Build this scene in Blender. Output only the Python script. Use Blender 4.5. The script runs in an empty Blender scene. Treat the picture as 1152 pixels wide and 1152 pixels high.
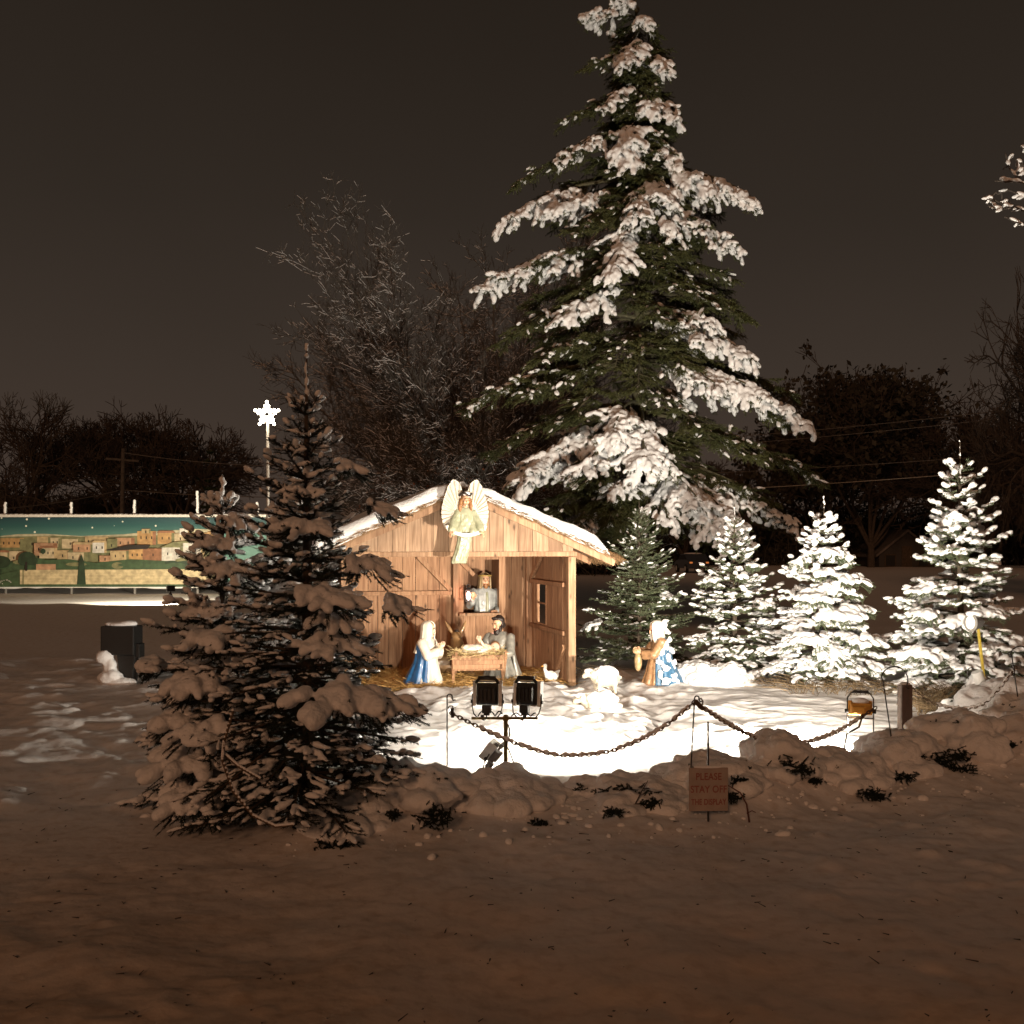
import bpy, bmesh, math, random
import numpy as np
from mathutils import Vector, Matrix, Euler

# ------------------------------------------------------------------ camera, sky, moonless street glow, exposure
F = 1235.0; HZ = 612.0; CAMZ = 2.2
def P(x, y, D):
    return np.array([(x - 576.0) / F * D, D, CAMZ - (y - HZ) / F * D])
def G(x, D, z=0.0):
    return np.array([(x - 576.0) / F * D, D, z])
R = math.radians
scene = bpy.context.scene
C = scene.collection
cam_d = bpy.data.cameras.new('camera')
cam = bpy.data.objects.new('camera', cam_d); C.objects.link(cam)
cam.location = (0, 0, CAMZ); cam.rotation_euler = (R(90), 0, 0)
cam_d.sensor_fit = 'HORIZONTAL'; cam_d.sensor_width = 36.0
cam_d.lens = 36.0 * F / 1152.0
cam_d.shift_y = (HZ - 576.0) / 1152.0
cam_d.clip_start = 0.1; cam_d.clip_end = 3000
scene.camera = cam

world = bpy.data.worlds.new('World'); scene.world = world; world.use_nodes = True
wn = world.node_tree.nodes; wl = world.node_tree.links; wn.clear()
wo = wn.new('ShaderNodeOutputWorld'); bg = wn.new('ShaderNodeBackground')
tc = wn.new('ShaderNodeTexCoord'); sx = wn.new('ShaderNodeSeparateXYZ'); rp = wn.new('ShaderNodeValToRGB')
wnz = wn.new('ShaderNodeTexNoise'); wnz.inputs['Scale'].default_value = 1.6; wnz.inputs['Detail'].default_value = 4
wmx = wn.new('ShaderNodeMath'); wmx.operation = 'MULTIPLY_ADD'; wmx.inputs[1].default_value = 0.22
wsb = wn.new('ShaderNodeMath'); wsb.operation = 'SUBTRACT'; wsb.inputs[1].default_value = 0.11
wl.new(tc.outputs['Generated'], sx.inputs[0]); wl.new(tc.outputs['Generated'], wnz.inputs['Vector'])
wl.new(wnz.outputs['Fac'], wmx.inputs[0]); wl.new(sx.outputs['Z'], wmx.inputs[2]); wl.new(wmx.outputs[0], wsb.inputs[0])
wl.new(wsb.outputs[0], rp.inputs[0])
e = rp.color_ramp.elements
e[0].position = 0.0; e[0].color = (0.0600, 0.0410, 0.0310, 1)
e[1].position = 0.50; e[1].color = (0.0196, 0.0142, 0.0102, 1)
m_ = e.new(0.16); m_.color = (0.0440, 0.0318, 0.0240, 1)
m_ = e.new(0.30); m_.color = (0.0300, 0.0222, 0.0166, 1)
wl.new(rp.outputs[0], bg.inputs['Color']); bg.inputs['Strength'].default_value = 1.0
wl.new(bg.outputs[0], wo.inputs[0])

sun_d = bpy.data.lights.new('street_glow', 'SUN'); sun_d.energy = 0.52; sun_d.angle = R(9); sun_d.color = (1.0, 0.49, 0.25)
sun = bpy.data.objects.new('street_glow', sun_d); C.objects.link(sun); sun.rotation_euler = (R(71), 0, R(-14))

scene.view_settings.view_transform = 'Standard'; scene.view_settings.look = 'None'
scene.view_settings.exposure = 0.0; scene.view_settings.gamma = 1.0
scene.render.engine = 'CYCLES'
scene.cycles.max_bounces = 6; scene.cycles.diffuse_bounces = 3; scene.cycles.glossy_bounces = 2
scene.cycles.caustics_reflective = False; scene.cycles.caustics_refractive = False
scene.cycles.use_denoising = True

FLOOD_COL = (1.0, 0.89, 0.73)
POW = dict(stand=112.0, low=24.0, yellow=570.0, ground=1300.0, stake=2.0, board=5800.0)

# ------------------------------------------------------------------ helpers
rng = np.random.default_rng(7)
def hash3(i, j, k, s):
    h = (i.astype(np.int64) * 374761393 + j.astype(np.int64) * 668265263 + k.astype(np.int64) * 2147483647 + s * 974711) & 0xffffffff
    h = ((h ^ (h >> 13)) * 1274126177) & 0xffffffff
    h = (h ^ (h >> 16)) & 0xffffffff
    return h / 4294967295.0
def vnoise(p, s=0):
    p = np.asarray(p, float); f0 = np.floor(p); f = p - f0; f = f * f * (3 - 2 * f); i = f0.astype(np.int64)
    r = 0
    for a in (0, 1):
        for b in (0, 1):
            for c in (0, 1):
                w = (f[..., 0] if a else 1 - f[..., 0]) * (f[..., 1] if b else 1 - f[..., 1]) * (f[..., 2] if c else 1 - f[..., 2])
                r = r + w * hash3(i[..., 0] + a, i[..., 1] + b, i[..., 2] + c, s)
    return r * 2 - 1
def fbm(p, s=0, o=4):
    a = 1.0; r = 0; p = np.asarray(p, float)
    for k in range(o):
        r = r + a * vnoise(p, s + k); p = p * 2.03; a *= 0.5
    return r
def nrm(v):
    return v / np.maximum(np.linalg.norm(v, axis=-1, keepdims=True), 1e-9)
def frames(d):
    ref = np.where(np.abs(d[:, 2:3]) > 0.92, np.array([[1.0, 0, 0]]), np.array([[0, 0, 1.0]]))
    u = nrm(np.cross(d, ref)); v = np.cross(u, d)
    return u, v
_ico = {}
def ico(sub):
    if sub not in _ico:
        b = bmesh.new(); bmesh.ops.create_icosphere(b, subdivisions=sub, radius=1.0)
        b.verts.ensure_lookup_table()
        _ico[sub] = (np.array([v.co[:] for v in b.verts]), np.array([[v.index for v in f.verts] for f in b.faces])); b.free()
    return _ico[sub]

class MB:
    """collects geometry and links it as one mesh object"""
    def __init__(s): s.V = []; s.Fs = []; s.n = 0
    def add(s, V, Fa, mi=0):
        V = np.asarray(V, float).reshape(-1, 3)
        if isinstance(Fa, np.ndarray): Fa = [Fa]
        for f in Fa:
            f = np.asarray(f, np.int64)
            if len(f): s.Fs.append((f + s.n, mi))
        s.V.append(V); s.n += len(V); return s
    def box(s, c, size, rot=None, mi=0, taper=1.0):
        h = np.array(size, float) / 2
        v = np.array([[x, y, z] for z in (-1, 1) for y in (-1, 1) for x in (-1, 1)], float)
        v[4:, :2] *= taper
        v = v * h
        if rot is not None:
            v = v @ np.array(Euler(rot).to_matrix()).T
        f = np.array([[0, 2, 3, 1], [4, 5, 7, 6], [0, 1, 5, 4], [2, 6, 7, 3], [0, 4, 6, 2], [1, 3, 7, 5]])
        return s.add(v + np.array(c), f, mi)
    def bar(s, p0, p1, w, h, mi=0):
        """square bar from p0 to p1: w across, h in the upright sense"""
        p0 = np.array(p0, float); p1 = np.array(p1, float); d = nrm((p1 - p0)[None]); u, v = frames(d)
        u = u[0] * w / 2; v = v[0] * h / 2
        V = [p + a * u + b * v for p in (p0, p1) for a, b in ((-1, -1), (1, -1), (1, 1), (-1, 1))]
        f = np.array([[3, 2, 1, 0], [4, 5, 6, 7], [0, 1, 5, 4], [1, 2, 6, 5], [2, 3, 7, 6], [3, 0, 4, 7]])
        return s.add(np.array(V), f, mi)
    def tubes(s, p0, p1, r0, r1, k=5, mi=0, cap=False):
        p0 = np.asarray(p0, float).reshape(-1, 3); p1 = np.asarray(p1, float).reshape(-1, 3); n = len(p0)
        if n == 0: return s
        r0 = np.broadcast_to(np.asarray(r0, float).reshape(-1), (n,)); r1 = np.broadcast_to(np.asarray(r1, float).reshape(-1), (n,))
        u, v = frames(nrm(p1 - p0)); a = np.arange(k) * 2 * math.pi / k
        ring = np.cos(a)[None, :, None] * u[:, None] + np.sin(a)[None, :, None] * v[:, None]
        A = p0[:, None] + ring * r0[:, None, None]; B = p1[:, None] + ring * r1[:, None, None]
        V = np.concatenate([A, B], 1).reshape(-1, 3)
        j = np.arange(k); q = np.stack([j, (j + 1) % k, (j + 1) % k + k, j + k], 1)
        Fq = (q[None] + (np.arange(n) * 2 * k)[:, None, None]).reshape(-1, 4)
        fs = [Fq]
        if cap:
            base = (np.arange(n) * 2 * k)[:, None]
            fs.append(base + j[::-1][None]); fs.append(base + k + j[None])
        return s.add(V, fs, mi)
    def path(s, pts, r, k=8, mi=0, closed=False):
        """one continuous tube along a polyline"""
        pts = np.asarray(pts, float); n = len(pts)
        r = np.broadcast_to(np.asarray(r, float).reshape(-1), (n,))
        t = np.gradient(pts, axis=0)
        if closed: t = np.roll(pts, -1, 0) - np.roll(pts, 1, 0)
        t = nrm(t); u = np.zeros_like(t); u0, _ = frames(t[:1]); u[0] = u0[0]
        for i in range(1, n):
            w = u[i - 1] - t[i] * np.dot(u[i - 1], t[i]); u[i] = w / max(np.linalg.norm(w), 1e-9)
        v = np.cross(t, u); a = np.arange(k) * 2 * math.pi / k
        V = pts[:, None] + (np.cos(a)[None, :, None] * u[:, None] + np.sin(a)[None, :, None] * v[:, None]) * r[:, None, None]
        j = np.arange(k); q = np.stack([j, (j + 1) % k, (j + 1) % k + k, j + k], 1)
        m = n if closed else n - 1
        Fq = (q[None] + (np.arange(m) * k)[:, None, None]).reshape(-1, 4)
        if closed: Fq = Fq % (n * k)
        fs = [Fq]
        if not closed: fs += [j[::-1][None], (j + (n - 1) * k)[None]]
        return s.add(V.reshape(-1, 3), fs, mi)
    def needles(s, p0, p1, dens, ln, wd, fwd=50, mi=0, mn=4):
        p0 = np.asarray(p0, float).reshape(-1, 3); p1 = np.asarray(p1, float).reshape(-1, 3)
        if len(p0) == 0: return s
        L = np.linalg.norm(p1 - p0, axis=1); cnt = np.maximum(mn, (L * dens)).astype(int)
        idx = np.repeat(np.arange(len(p0)), cnt); N = len(idx)
        d = nrm(p1 - p0); u, v = frames(d)
        t = rng.random(N); a = rng.random(N) * 2 * math.pi; ph = np.radians(fwd + rng.normal(0, 12, N))
        base = p0[idx] + (p1 - p0)[idx] * t[:, None]
        rad = np.cos(a)[:, None] * u[idx] + np.sin(a)[:, None] * v[idx]
        dr = rad * np.sin(ph)[:, None] + d[idx] * np.cos(ph)[:, None]
        sd = nrm(np.cross(dr, d[idx] + 1e-4)) * (wd / 2)
        l = ln * rng.uniform(0.7, 1.2, N)
        V = np.stack([base - sd, base + sd, base + dr * l[:, None]], 1).reshape(-1, 3)
        return s.add(V, np.arange(3 * N).reshape(-1, 3), mi)
    def blobs(s, c, ax, sub=2, jit=0.0, freq=6.0, mi=0):
        """ellipsoids: centre + 3x3 rows of half axes"""
        c = np.asarray(c, float).reshape(-1, 3); ax = np.asarray(ax, float).reshape(-1, 3, 3)
        if len(c) == 0: return s
        iv, fi = ico(sub); V = np.einsum('vi,nij->nvj', iv, ax)
        if jit:
            w = V + c[:, None]; V = V * (1 + jit * vnoise(w * freq, 3))[..., None]
        V = V + c[:, None]
        Fq = (fi[None] + (np.arange(len(c)) * len(iv))[:, None, None]).reshape(-1, 3)
        return s.add(V.reshape(-1, 3), Fq, mi)
    def ell(s, c, r, rot=None, sub=3, mi=0):
        m = np.diag(np.array(r, float) if np.ndim(r) else np.ones(3) * r)
        if rot is not None: m = m @ np.array(Euler(rot).to_matrix()).T
        return s.blobs([c], [m], sub, mi=mi)
    def cap(s, p0, p1, r0, r1, mi=0):
        p0 = np.array(p0, float); p1 = np.array(p1, float)
        s.tubes([p0], [p1], r0, r1, 12, mi, cap=True); s.ell(p0, r0, sub=2, mi=mi); s.ell(p1, r1, sub=2, mi=mi); return s
    def limb(s, pts, rs):
        for a, b, x, y in zip(pts[:-1], pts[1:], rs[:-1], rs[1:]): s.cap(a, b, x, y)
        return s
    def shell(s, secs, a0=0, a1=360, n=48, m=28, thick=0.02, folds=0, amp=0.0, ph=0.0, grow=1.0, mi=0, cap=True, tw=0.0):
        """draped surface through elliptic sections (z, cx, cy, rx, ry); open when the angle range is under 360"""
        S = np.array(secs, float); t = np.linspace(0, len(S) - 1, m); Q = np.zeros((m, 5))
        for q in range(5):
            for k, tt in enumerate(t):
                i = min(int(tt), len(S) - 2); f = tt - i
                p = [S[max(i - 1, 0), q], S[i, q], S[i + 1, q], S[min(i + 2, len(S) - 1), q]]
                Q[k, q] = 0.5 * (2 * p[1] + (p[2] - p[0]) * f + (2 * p[0] - 5 * p[1] + 4 * p[2] - p[3]) * f * f + (3 * p[1] - p[0] - 3 * p[2] + p[3]) * f ** 3)
        full = abs(a1 - a0 - 360) < 1e-6
        a = np.radians(np.linspace(a0, a1, n, endpoint=not full)); u = np.linspace(0, 1, m)[:, None]
        fall = (1 - u) ** grow
        mod = 1 + amp * fall * (np.cos(folds * a[None] + ph + tw * u) + 0.45 * np.cos((folds * 1.7) * a[None] + 1.3 + ph)) if folds else np.ones((m, n))
        def surf(off):
            x = Q[:, 1:2] + np.maximum(Q[:, 3:4] - off, .002) * np.cos(a)[None] * mod
            y = Q[:, 2:3] + np.maximum(Q[:, 4:5] - off, .002) * np.sin(a)[None] * mod
            return np.stack([x, y, np.broadcast_to(Q[:, 0:1], x.shape)], -1).reshape(-1, 3)
        def grid(off0, flip):
            i = np.arange(m - 1)[:, None]; j = np.arange(n if full else n - 1)[None]; jn = (j + 1) % n
            q = np.stack([i * n + j, i * n + jn, (i + 1) * n + jn, (i + 1) * n + j], -1).reshape(-1, 4) + off0
            return q[:, ::-1] if flip else q
        if full:
            fs = [grid(0, False)]
            if cap: fs += [np.arange(n)[::-1][None], (np.arange(n) + (m - 1) * n)[None]]
            return s.add(surf(0), fs, mi)
        V = np.concatenate([surf(0), surf(thick)]); o = m * n; fs = [grid(0, False), grid(o, True)]
        i = np.arange(m - 1)
        fs.append(np.stack([i * n, (i + 1) * n, (i + 1) * n + o, i * n + o], 1))
        k = n - 1; fs.append(np.stack([i * n + k, i * n + k + o, (i + 1) * n + k + o, (i + 1) * n + k], 1))
        j = np.arange(n - 1); fs.append(np.stack([j, j + o, j + 1 + o, j + 1], 1))
        b = (m - 1) * n; fs.append(np.stack([b + j, b + j + 1, b + j + 1 + o, b + j + o], 1))
        return s.add(V, fs, mi)
    def prism(s, poly, y0, y1, mi=0):
        """outline in x, z pushed through from y0 to y1"""
        p = np.array(poly, float); n = len(p)
        V = np.concatenate([np.c_[p[:, 0], np.full(n, y0), p[:, 1]], np.c_[p[:, 0], np.full(n, y1), p[:, 1]]])
        j = np.arange(n); q = np.stack([j, (j + 1) % n, (j + 1) % n + n, j + n], 1)
        return s.add(V, [q, j[::-1][None], (j + n)[None]], mi)
    def mesh(s, name, smooth=False):
        me = bpy.data.meshes.new(name); V = np.concatenate(s.V) if s.V else np.zeros((0, 3))
        me.vertices.add(len(V)); me.vertices.foreach_set('co', V.astype(np.float32).ravel())
        nl = sum(f.size for f, _ in s.Fs); npoly = sum(len(f) for f, _ in s.Fs)
        me.loops.add(nl); me.polygons.add(npoly)
        if npoly:
            me.loops.foreach_set('vertex_index', np.concatenate([f.ravel() for f, _ in s.Fs]).astype(np.int32))
            cnt = np.concatenate([np.full(len(f), f.shape[1]) for f, _ in s.Fs])
            me.polygons.foreach_set('loop_start', np.concatenate([[0], np.cumsum(cnt)[:-1]]).astype(np.int32))
            me.polygons.foreach_set('material_index', np.concatenate([np.full(len(f), mi) for f, mi in s.Fs]).astype(np.int32))
            me.polygons.foreach_set('use_smooth', np.full(npoly, smooth))
        me.update(calc_edges=True); me.validate(); return me
    def build(s, name, mats, parent=None, smooth=False, bevel=0):
        return link(name, s.mesh(name, smooth), mats, parent, bevel)
    def voxel(s, name, mats, parent=None, vox=0.01, sm=4, disp=0.0, freq=20.0):
        """joins everything collected into one continuous skin"""
        me = s.mesh(name); o = bpy.data.objects.new(name, me); C.objects.link(o)
        md = o.modifiers.new('r', 'REMESH'); md.mode = 'VOXEL'; md.voxel_size = vox
        if sm:
            ms = o.modifiers.new('s', 'SMOOTH'); ms.iterations = sm; ms.factor = 0.5
        dg = bpy.context.evaluated_depsgraph_get(); dg.update()
        m2 = bpy.data.meshes.new_from_object(o.evaluated_get(dg)); bpy.data.objects.remove(o); bpy.data.meshes.remove(me)
        m2.name = name
        if disp and len(m2.vertices):
            n = len(m2.vertices); co = np.zeros(n * 3, np.float32); m2.vertices.foreach_get('co', co); co = co.reshape(-1, 3)
            no = np.zeros(n * 3, np.float32); m2.vertices.foreach_get('normal', no); no = no.reshape(-1, 3)
            co = co + no * (disp * fbm(co * freq, 11, 3))[:, None]; m2.vertices.foreach_set('co', co.astype(np.float32).ravel()); m2.update()
        m2.polygons.foreach_set('use_smooth', np.ones(len(m2.polygons), bool))
        m2.materials.clear()
        return link(name, m2, mats, parent)
def link(name, me, mats, parent=None, bevel=0):
    for m in (mats if isinstance(mats, (list, tuple)) else [mats]): me.materials.append(m)
    o = bpy.data.objects.new(name, me); C.objects.link(o)
    if parent is not None: o.parent = parent
    if bevel:
        b = o.modifiers.new('bevel', 'BEVEL'); b.width = bevel; b.segments = 2; b.limit_method = 'ANGLE'
    return o
def tag(o, label=None, cat=None, group=None, kind=None):
    if label: o['label'] = label
    if cat: o['category'] = cat
    if group: o['group'] = group
    if kind: o['kind'] = kind
    return o
def thing(name, label, cat, loc=(0, 0, 0), rz=0.0, group=None):
    o = bpy.data.objects.new(name, None); C.objects.link(o); o.empty_display_size = 0.1
    o.location = loc; o.rotation_euler = (0, 0, rz); return tag(o, label, cat, group)
def copy_thing(o, loc, rz, label, sc=None):
    c = o.copy(); C.objects.link(c); c.location = loc; c.rotation_euler = (0, 0, rz); c['label'] = label
    if sc: c.scale = sc if np.ndim(sc) else (sc, sc, sc)
    for ch in list(o.children):
        d = ch.copy(); C.objects.link(d); d.parent = c
        for g in list(ch.children):
            k = g.copy(); C.objects.link(k); k.parent = d
    return c

# ------------------------------------------------------------------ materials
def mat(name, col, rough=0.6, var=0.0, vscale=8.0, bump=0.0, bscale=30.0, metal=0.0, stretch=None, col2=None, spec=0.5, emit=None, es=0.0, coat=0.0):
    m = bpy.data.materials.new(name); m.use_nodes = True; nt = m.node_tree; n = nt.nodes; l = nt.links
    b = n['Principled BSDF']; b.inputs['Roughness'].default_value = rough; b.inputs['Metallic'].default_value = metal
    b.inputs['Specular IOR Level'].default_value = spec; b.inputs['Coat Weight'].default_value = coat
    b.inputs['Base Color'].default_value = (*col, 1)
    t = n.new('ShaderNodeTexCoord'); vec = t.outputs['Object']
    if stretch:
        mp = n.new('ShaderNodeMapping'); mp.inputs['Scale'].default_value = stretch; l.new(vec, mp.inputs['Vector']); vec = mp.outputs['Vector']
    if var or col2:
        nz = n.new('ShaderNodeTexNoise'); nz.inputs['Scale'].default_value = vscale; nz.inputs['Detail'].default_value = 5; l.new(vec, nz.inputs['Vector'])
        r = n.new('ShaderNodeValToRGB'); a = col; c2 = col2 if col2 else tuple(x * (1 - var) for x in col)
        r.color_ramp.elements[0].position = 0.35; r.color_ramp.elements[1].position = 0.65
        r.color_ramp.elements[0].color = (*c2, 1); r.color_ramp.elements[1].color = (*a, 1)
        l.new(nz.outputs['Fac'], r.inputs[0]); l.new(r.outputs[0], b.inputs['Base Color'])
    if bump:
        nb = n.new('ShaderNodeTexNoise'); nb.inputs['Scale'].default_value = bscale; nb.inputs['Detail'].default_value = 6; l.new(vec, nb.inputs['Vector'])
        bp = n.new('ShaderNodeBump'); bp.inputs['Strength'].default_value = bump; bp.inputs['Distance'].default_value = 0.02
        l.new(nb.outputs['Fac'], bp.inputs['Height']); l.new(bp.outputs[0], b.inputs['Normal'])
    if emit:
        b.inputs['Emission Color'].default_value = (*emit, 1); b.inputs['Emission Strength'].default_value = es
    return m
M = {}
M['snow'] = mat('snow', (0.86, 0.86, 0.87), 0.65, var=0.05, vscale=5, bump=0.55, bscale=48, spec=0.25)
M['snow_far'] = mat('snow_far', (0.84, 0.84, 0.86), 0.7, spec=0.2)
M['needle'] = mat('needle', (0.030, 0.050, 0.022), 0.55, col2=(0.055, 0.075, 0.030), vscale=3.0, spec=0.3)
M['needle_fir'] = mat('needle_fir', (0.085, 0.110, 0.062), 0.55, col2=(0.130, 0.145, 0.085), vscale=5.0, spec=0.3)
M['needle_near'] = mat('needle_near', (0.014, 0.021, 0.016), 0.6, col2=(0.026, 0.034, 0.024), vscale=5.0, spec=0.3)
M['needle_spruce'] = mat('needle_spruce', (0.046, 0.054, 0.020), 0.55, col2=(0.085, 0.086, 0.030), vscale=1.6, spec=0.3)
M['bark'] = mat('bark', (0.085, 0.060, 0.040), 0.85, var=0.5, vscale=14, bump=0.6, bscale=25, stretch=(1, 1, 0.3))
M['bark_green'] = mat('bark_green', (0.110, 0.100, 0.055), 0.85, var=0.5, vscale=9, bump=0.6, bscale=22, stretch=(1, 1, 0.3))
M['bark_dark'] = mat('bark_dark', (0.085, 0.068, 0.055), 0.9, var=0.4, vscale=6)
M['bark_grey'] = mat('bark_grey', (0.120, 0.108, 0.094), 0.9, var=0.4, vscale=6)
M['leaf_red'] = mat('leaf_red', (0.20, 0.070, 0.030), 0.7, var=0.5, vscale=4)
M['leaf_dark'] = mat('leaf_dark', (0.060, 0.055, 0.038), 0.7, var=0.5, vscale=1)
M['dry_grass'] = mat('dry_grass', (0.17, 0.115, 0.058), 0.75, var=0.5, vscale=8)
M['straw'] = mat('straw', (0.50, 0.30, 0.10), 0.7, col2=(0.30, 0.17, 0.05), vscale=12)
M['black'] = mat('black_metal', (0.010, 0.010, 0.010), 0.55, var=0.3, vscale=30, bump=0.1, bscale=90)
M['iron'] = mat('iron', (0.018, 0.016, 0.015), 0.5, var=0.3, vscale=40)
M['silver'] = mat('silver', (0.80, 0.80, 0.78), 0.30, var=0.1, vscale=20, metal=0.0)
M['brass'] = mat('brass_pole', (0.16, 0.115, 0.035), 0.45, var=0.35, vscale=25, metal=0.3)
M['yellow'] = mat('yellow_paint', (0.52, 0.235, 0.022), 0.45, var=0.2, vscale=15)
M['yellow_stake'] = mat('yellow_stake', (0.42, 0.31, 0.04), 0.5, var=0.2, vscale=15)
M['grey'] = mat('grey_paint', (0.20, 0.19, 0.18), 0.5, var=0.25, vscale=15)
M['rope'] = mat('rope', (0.16, 0.105, 0.065), 0.9, var=0.5, vscale=40, bump=0.6, bscale=90)
M['post'] = mat('post_wood', (0.20, 0.15, 0.125), 0.85, var=0.45, vscale=10, bump=0.4, bscale=30, stretch=(1, 1, 0.15))
M['glow'] = mat('lamp_glow', (1, .9, .7), 0.4, emit=(1.0, 0.86, 0.62), es=14)
M['bulb'] = mat('star_bulb', (1, .95, .85), 0.4, emit=(1.0, 0.88, 0.68), es=16)
M['white_paint'] = mat('white_paint', (0.72, 0.70, 0.66), 0.5, var=0.15, vscale=10)

def wood(name, base, dark, scale=1.0):
    m = bpy.data.materials.new(name); m.use_nodes = True; nt = m.node_tree; n = nt.nodes; l = nt.links; b = n['Principled BSDF']
    b.inputs['Roughness'].default_value = 0.72; b.inputs['Specular IOR Level'].default_value = 0.25
    t = n.new('ShaderNodeTexCoord'); at = n.new('ShaderNodeAttribute'); at.attribute_name = 'board'
    ad = n.new('ShaderNodeVectorMath'); ad.operation = 'ADD'; l.new(t.outputs['Object'], ad.inputs[0]); l.new(at.outputs['Vector'], ad.inputs[1])
    mp = n.new('ShaderNodeMapping'); mp.inputs['Scale'].default_value = (22 * scale, 22 * scale, 1.1 * scale); l.new(ad.outputs[0], mp.inputs[0])
    nz = n.new('ShaderNodeTexNoise'); nz.inputs['Scale'].default_value = 1.6; nz.inputs['Detail'].default_value = 7; nz.inputs['Distortion'].default_value = 0.6; l.new(mp.outputs[0], nz.inputs['Vector'])
    mp2 = n.new('ShaderNodeMapping'); mp2.inputs['Scale'].default_value = (5, 5, 1.9); l.new(ad.outputs[0], mp2.inputs[0])
    vo = n.new('ShaderNodeTexVoronoi'); vo.inputs['Scale'].default_value = 1.25; l.new(mp2.outputs[0], vo.inputs['Vector'])
    kr = n.new('ShaderNodeValToRGB'); kr.color_ramp.elements[0].position = 0.05; kr.color_ramp.elements[0].color = (.12, .12, .12, 1)
    kr.color_ramp.elements[1].position = 0.17; kr.color_ramp.elements[1].color = (1, 1, 1, 1); l.new(vo.outputs['Distance'], kr.inputs[0])
    r = n.new('ShaderNodeValToRGB'); r.color_ramp.elements[0].position = 0.30; r.color_ramp.elements[0].color = (*dark, 1)
    r.color_ramp.elements[1].position = 0.66; r.color_ramp.elements[1].color = (*base, 1); l.new(nz.outputs['Fac'], r.inputs[0])
    nb = n.new('ShaderNodeTexNoise'); nb.inputs['Scale'].default_value = 1.3; nb.inputs['Detail'].default_value = 3; l.new(ad.outputs[0], nb.inputs['Vector'])
    rb = n.new('ShaderNodeValToRGB'); rb.color_ramp.elements[0].position = .3; rb.color_ramp.elements[0].color = (.62, .56, .52, 1)
    rb.color_ramp.elements[1].position = .62; rb.color_ramp.elements[1].color = (1.1, 1.08, 1.04, 1); l.new(nb.outputs['Fac'], rb.inputs[0])
    x1 = n.new('ShaderNodeMix'); x1.data_type = 'RGBA'; x1.blend_type = 'MULTIPLY'; x1.inputs[0].default_value = 0.85; l.new(r.outputs[0], x1.inputs[6]); l.new(kr.outputs[0], x1.inputs[7])
    x2 = n.new('ShaderNodeMix'); x2.data_type = 'RGBA'; x2.blend_type = 'MULTIPLY'; x2.inputs[0].default_value = 1; l.new(x1.outputs[2], x2.inputs[6]); l.new(rb.outputs[0], x2.inputs[7])
    l.new(x2.outputs[2], b.inputs['Base Color'])
    bp = n.new('ShaderNodeBump'); bp.inputs['Strength'].default_value = 0.35; bp.inputs['Distance'].default_value = 0.006; l.new(nz.outputs['Fac'], bp.inputs['Height']); l.new(bp.outputs[0], b.inputs['Normal'])
    return m
M['wood'] = wood('barn_wood', (0.38, 0.260, 0.175), (0.21, 0.130, 0.080))
M['wood_in'] = wood('barn_wood_inside', (0.42, 0.250, 0.150), (0.22, 0.115, 0.062))
M['wood_trim'] = wood('barn_trim', (0.40, 0.26, 0.165), (0.23, 0.135, 0.078))
def board_attr(o, per):
    """a random offset per board so the grain never repeats"""
    me = o.data; a = me.attributes.new('board', 'FLOAT_VECTOR', 'FACE'); n = len(me.polygons); ids = np.arange(n) // per
    rr = np.random.default_rng(n + 5); t = rr.uniform(-40, 40, (ids.max() + 1, 3))
    a.data.foreach_set('vector', t[ids].astype(np.float32).ravel()); return o

# ------------------------------------------------------------------ ground: one snow sheet out to the horizon
def axis(lo, hi, step, a, b, g):
    mid = np.arange(lo, hi, step); L = []; x = lo; s = step
    while x > a: s *= g; x -= s; L.append(x)
    U = []; x = mid[-1]; s = step
    while x < b: s *= g; x += s; U.append(x)
    return np.array(L[::-1] + list(mid) + U)
def sstep(a, b, x):
    t = np.clip((x - a) / (b - a), 0, 1); return t * t * (3 - 2 * t)
HEDGE = np.array([[-2.0, 8.3], [-1.36, 8.6], [-.91, 8.85], [-.04, 9.05], [.92, 9.15], [1.70, 9.35], [2.6, 9.85], [3.57, 10.35], [4.63, 10.85], [5.76, 11.4], [9, 13]])
BANKX = [-2.0, -1.36, -.91, -.45, -.04, .45, .92, 1.35, 1.70, 2.0, 2.36, 2.75, 3.1, 3.57, 4.1, 4.63, 5.2, 6.0, 9.0]; BANKH = [.05, .16, .28, .13, .18, .10, .18, .17, .25, .25, .33, .23, .22, .25, .35, .40, .46, .5, .6]
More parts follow.
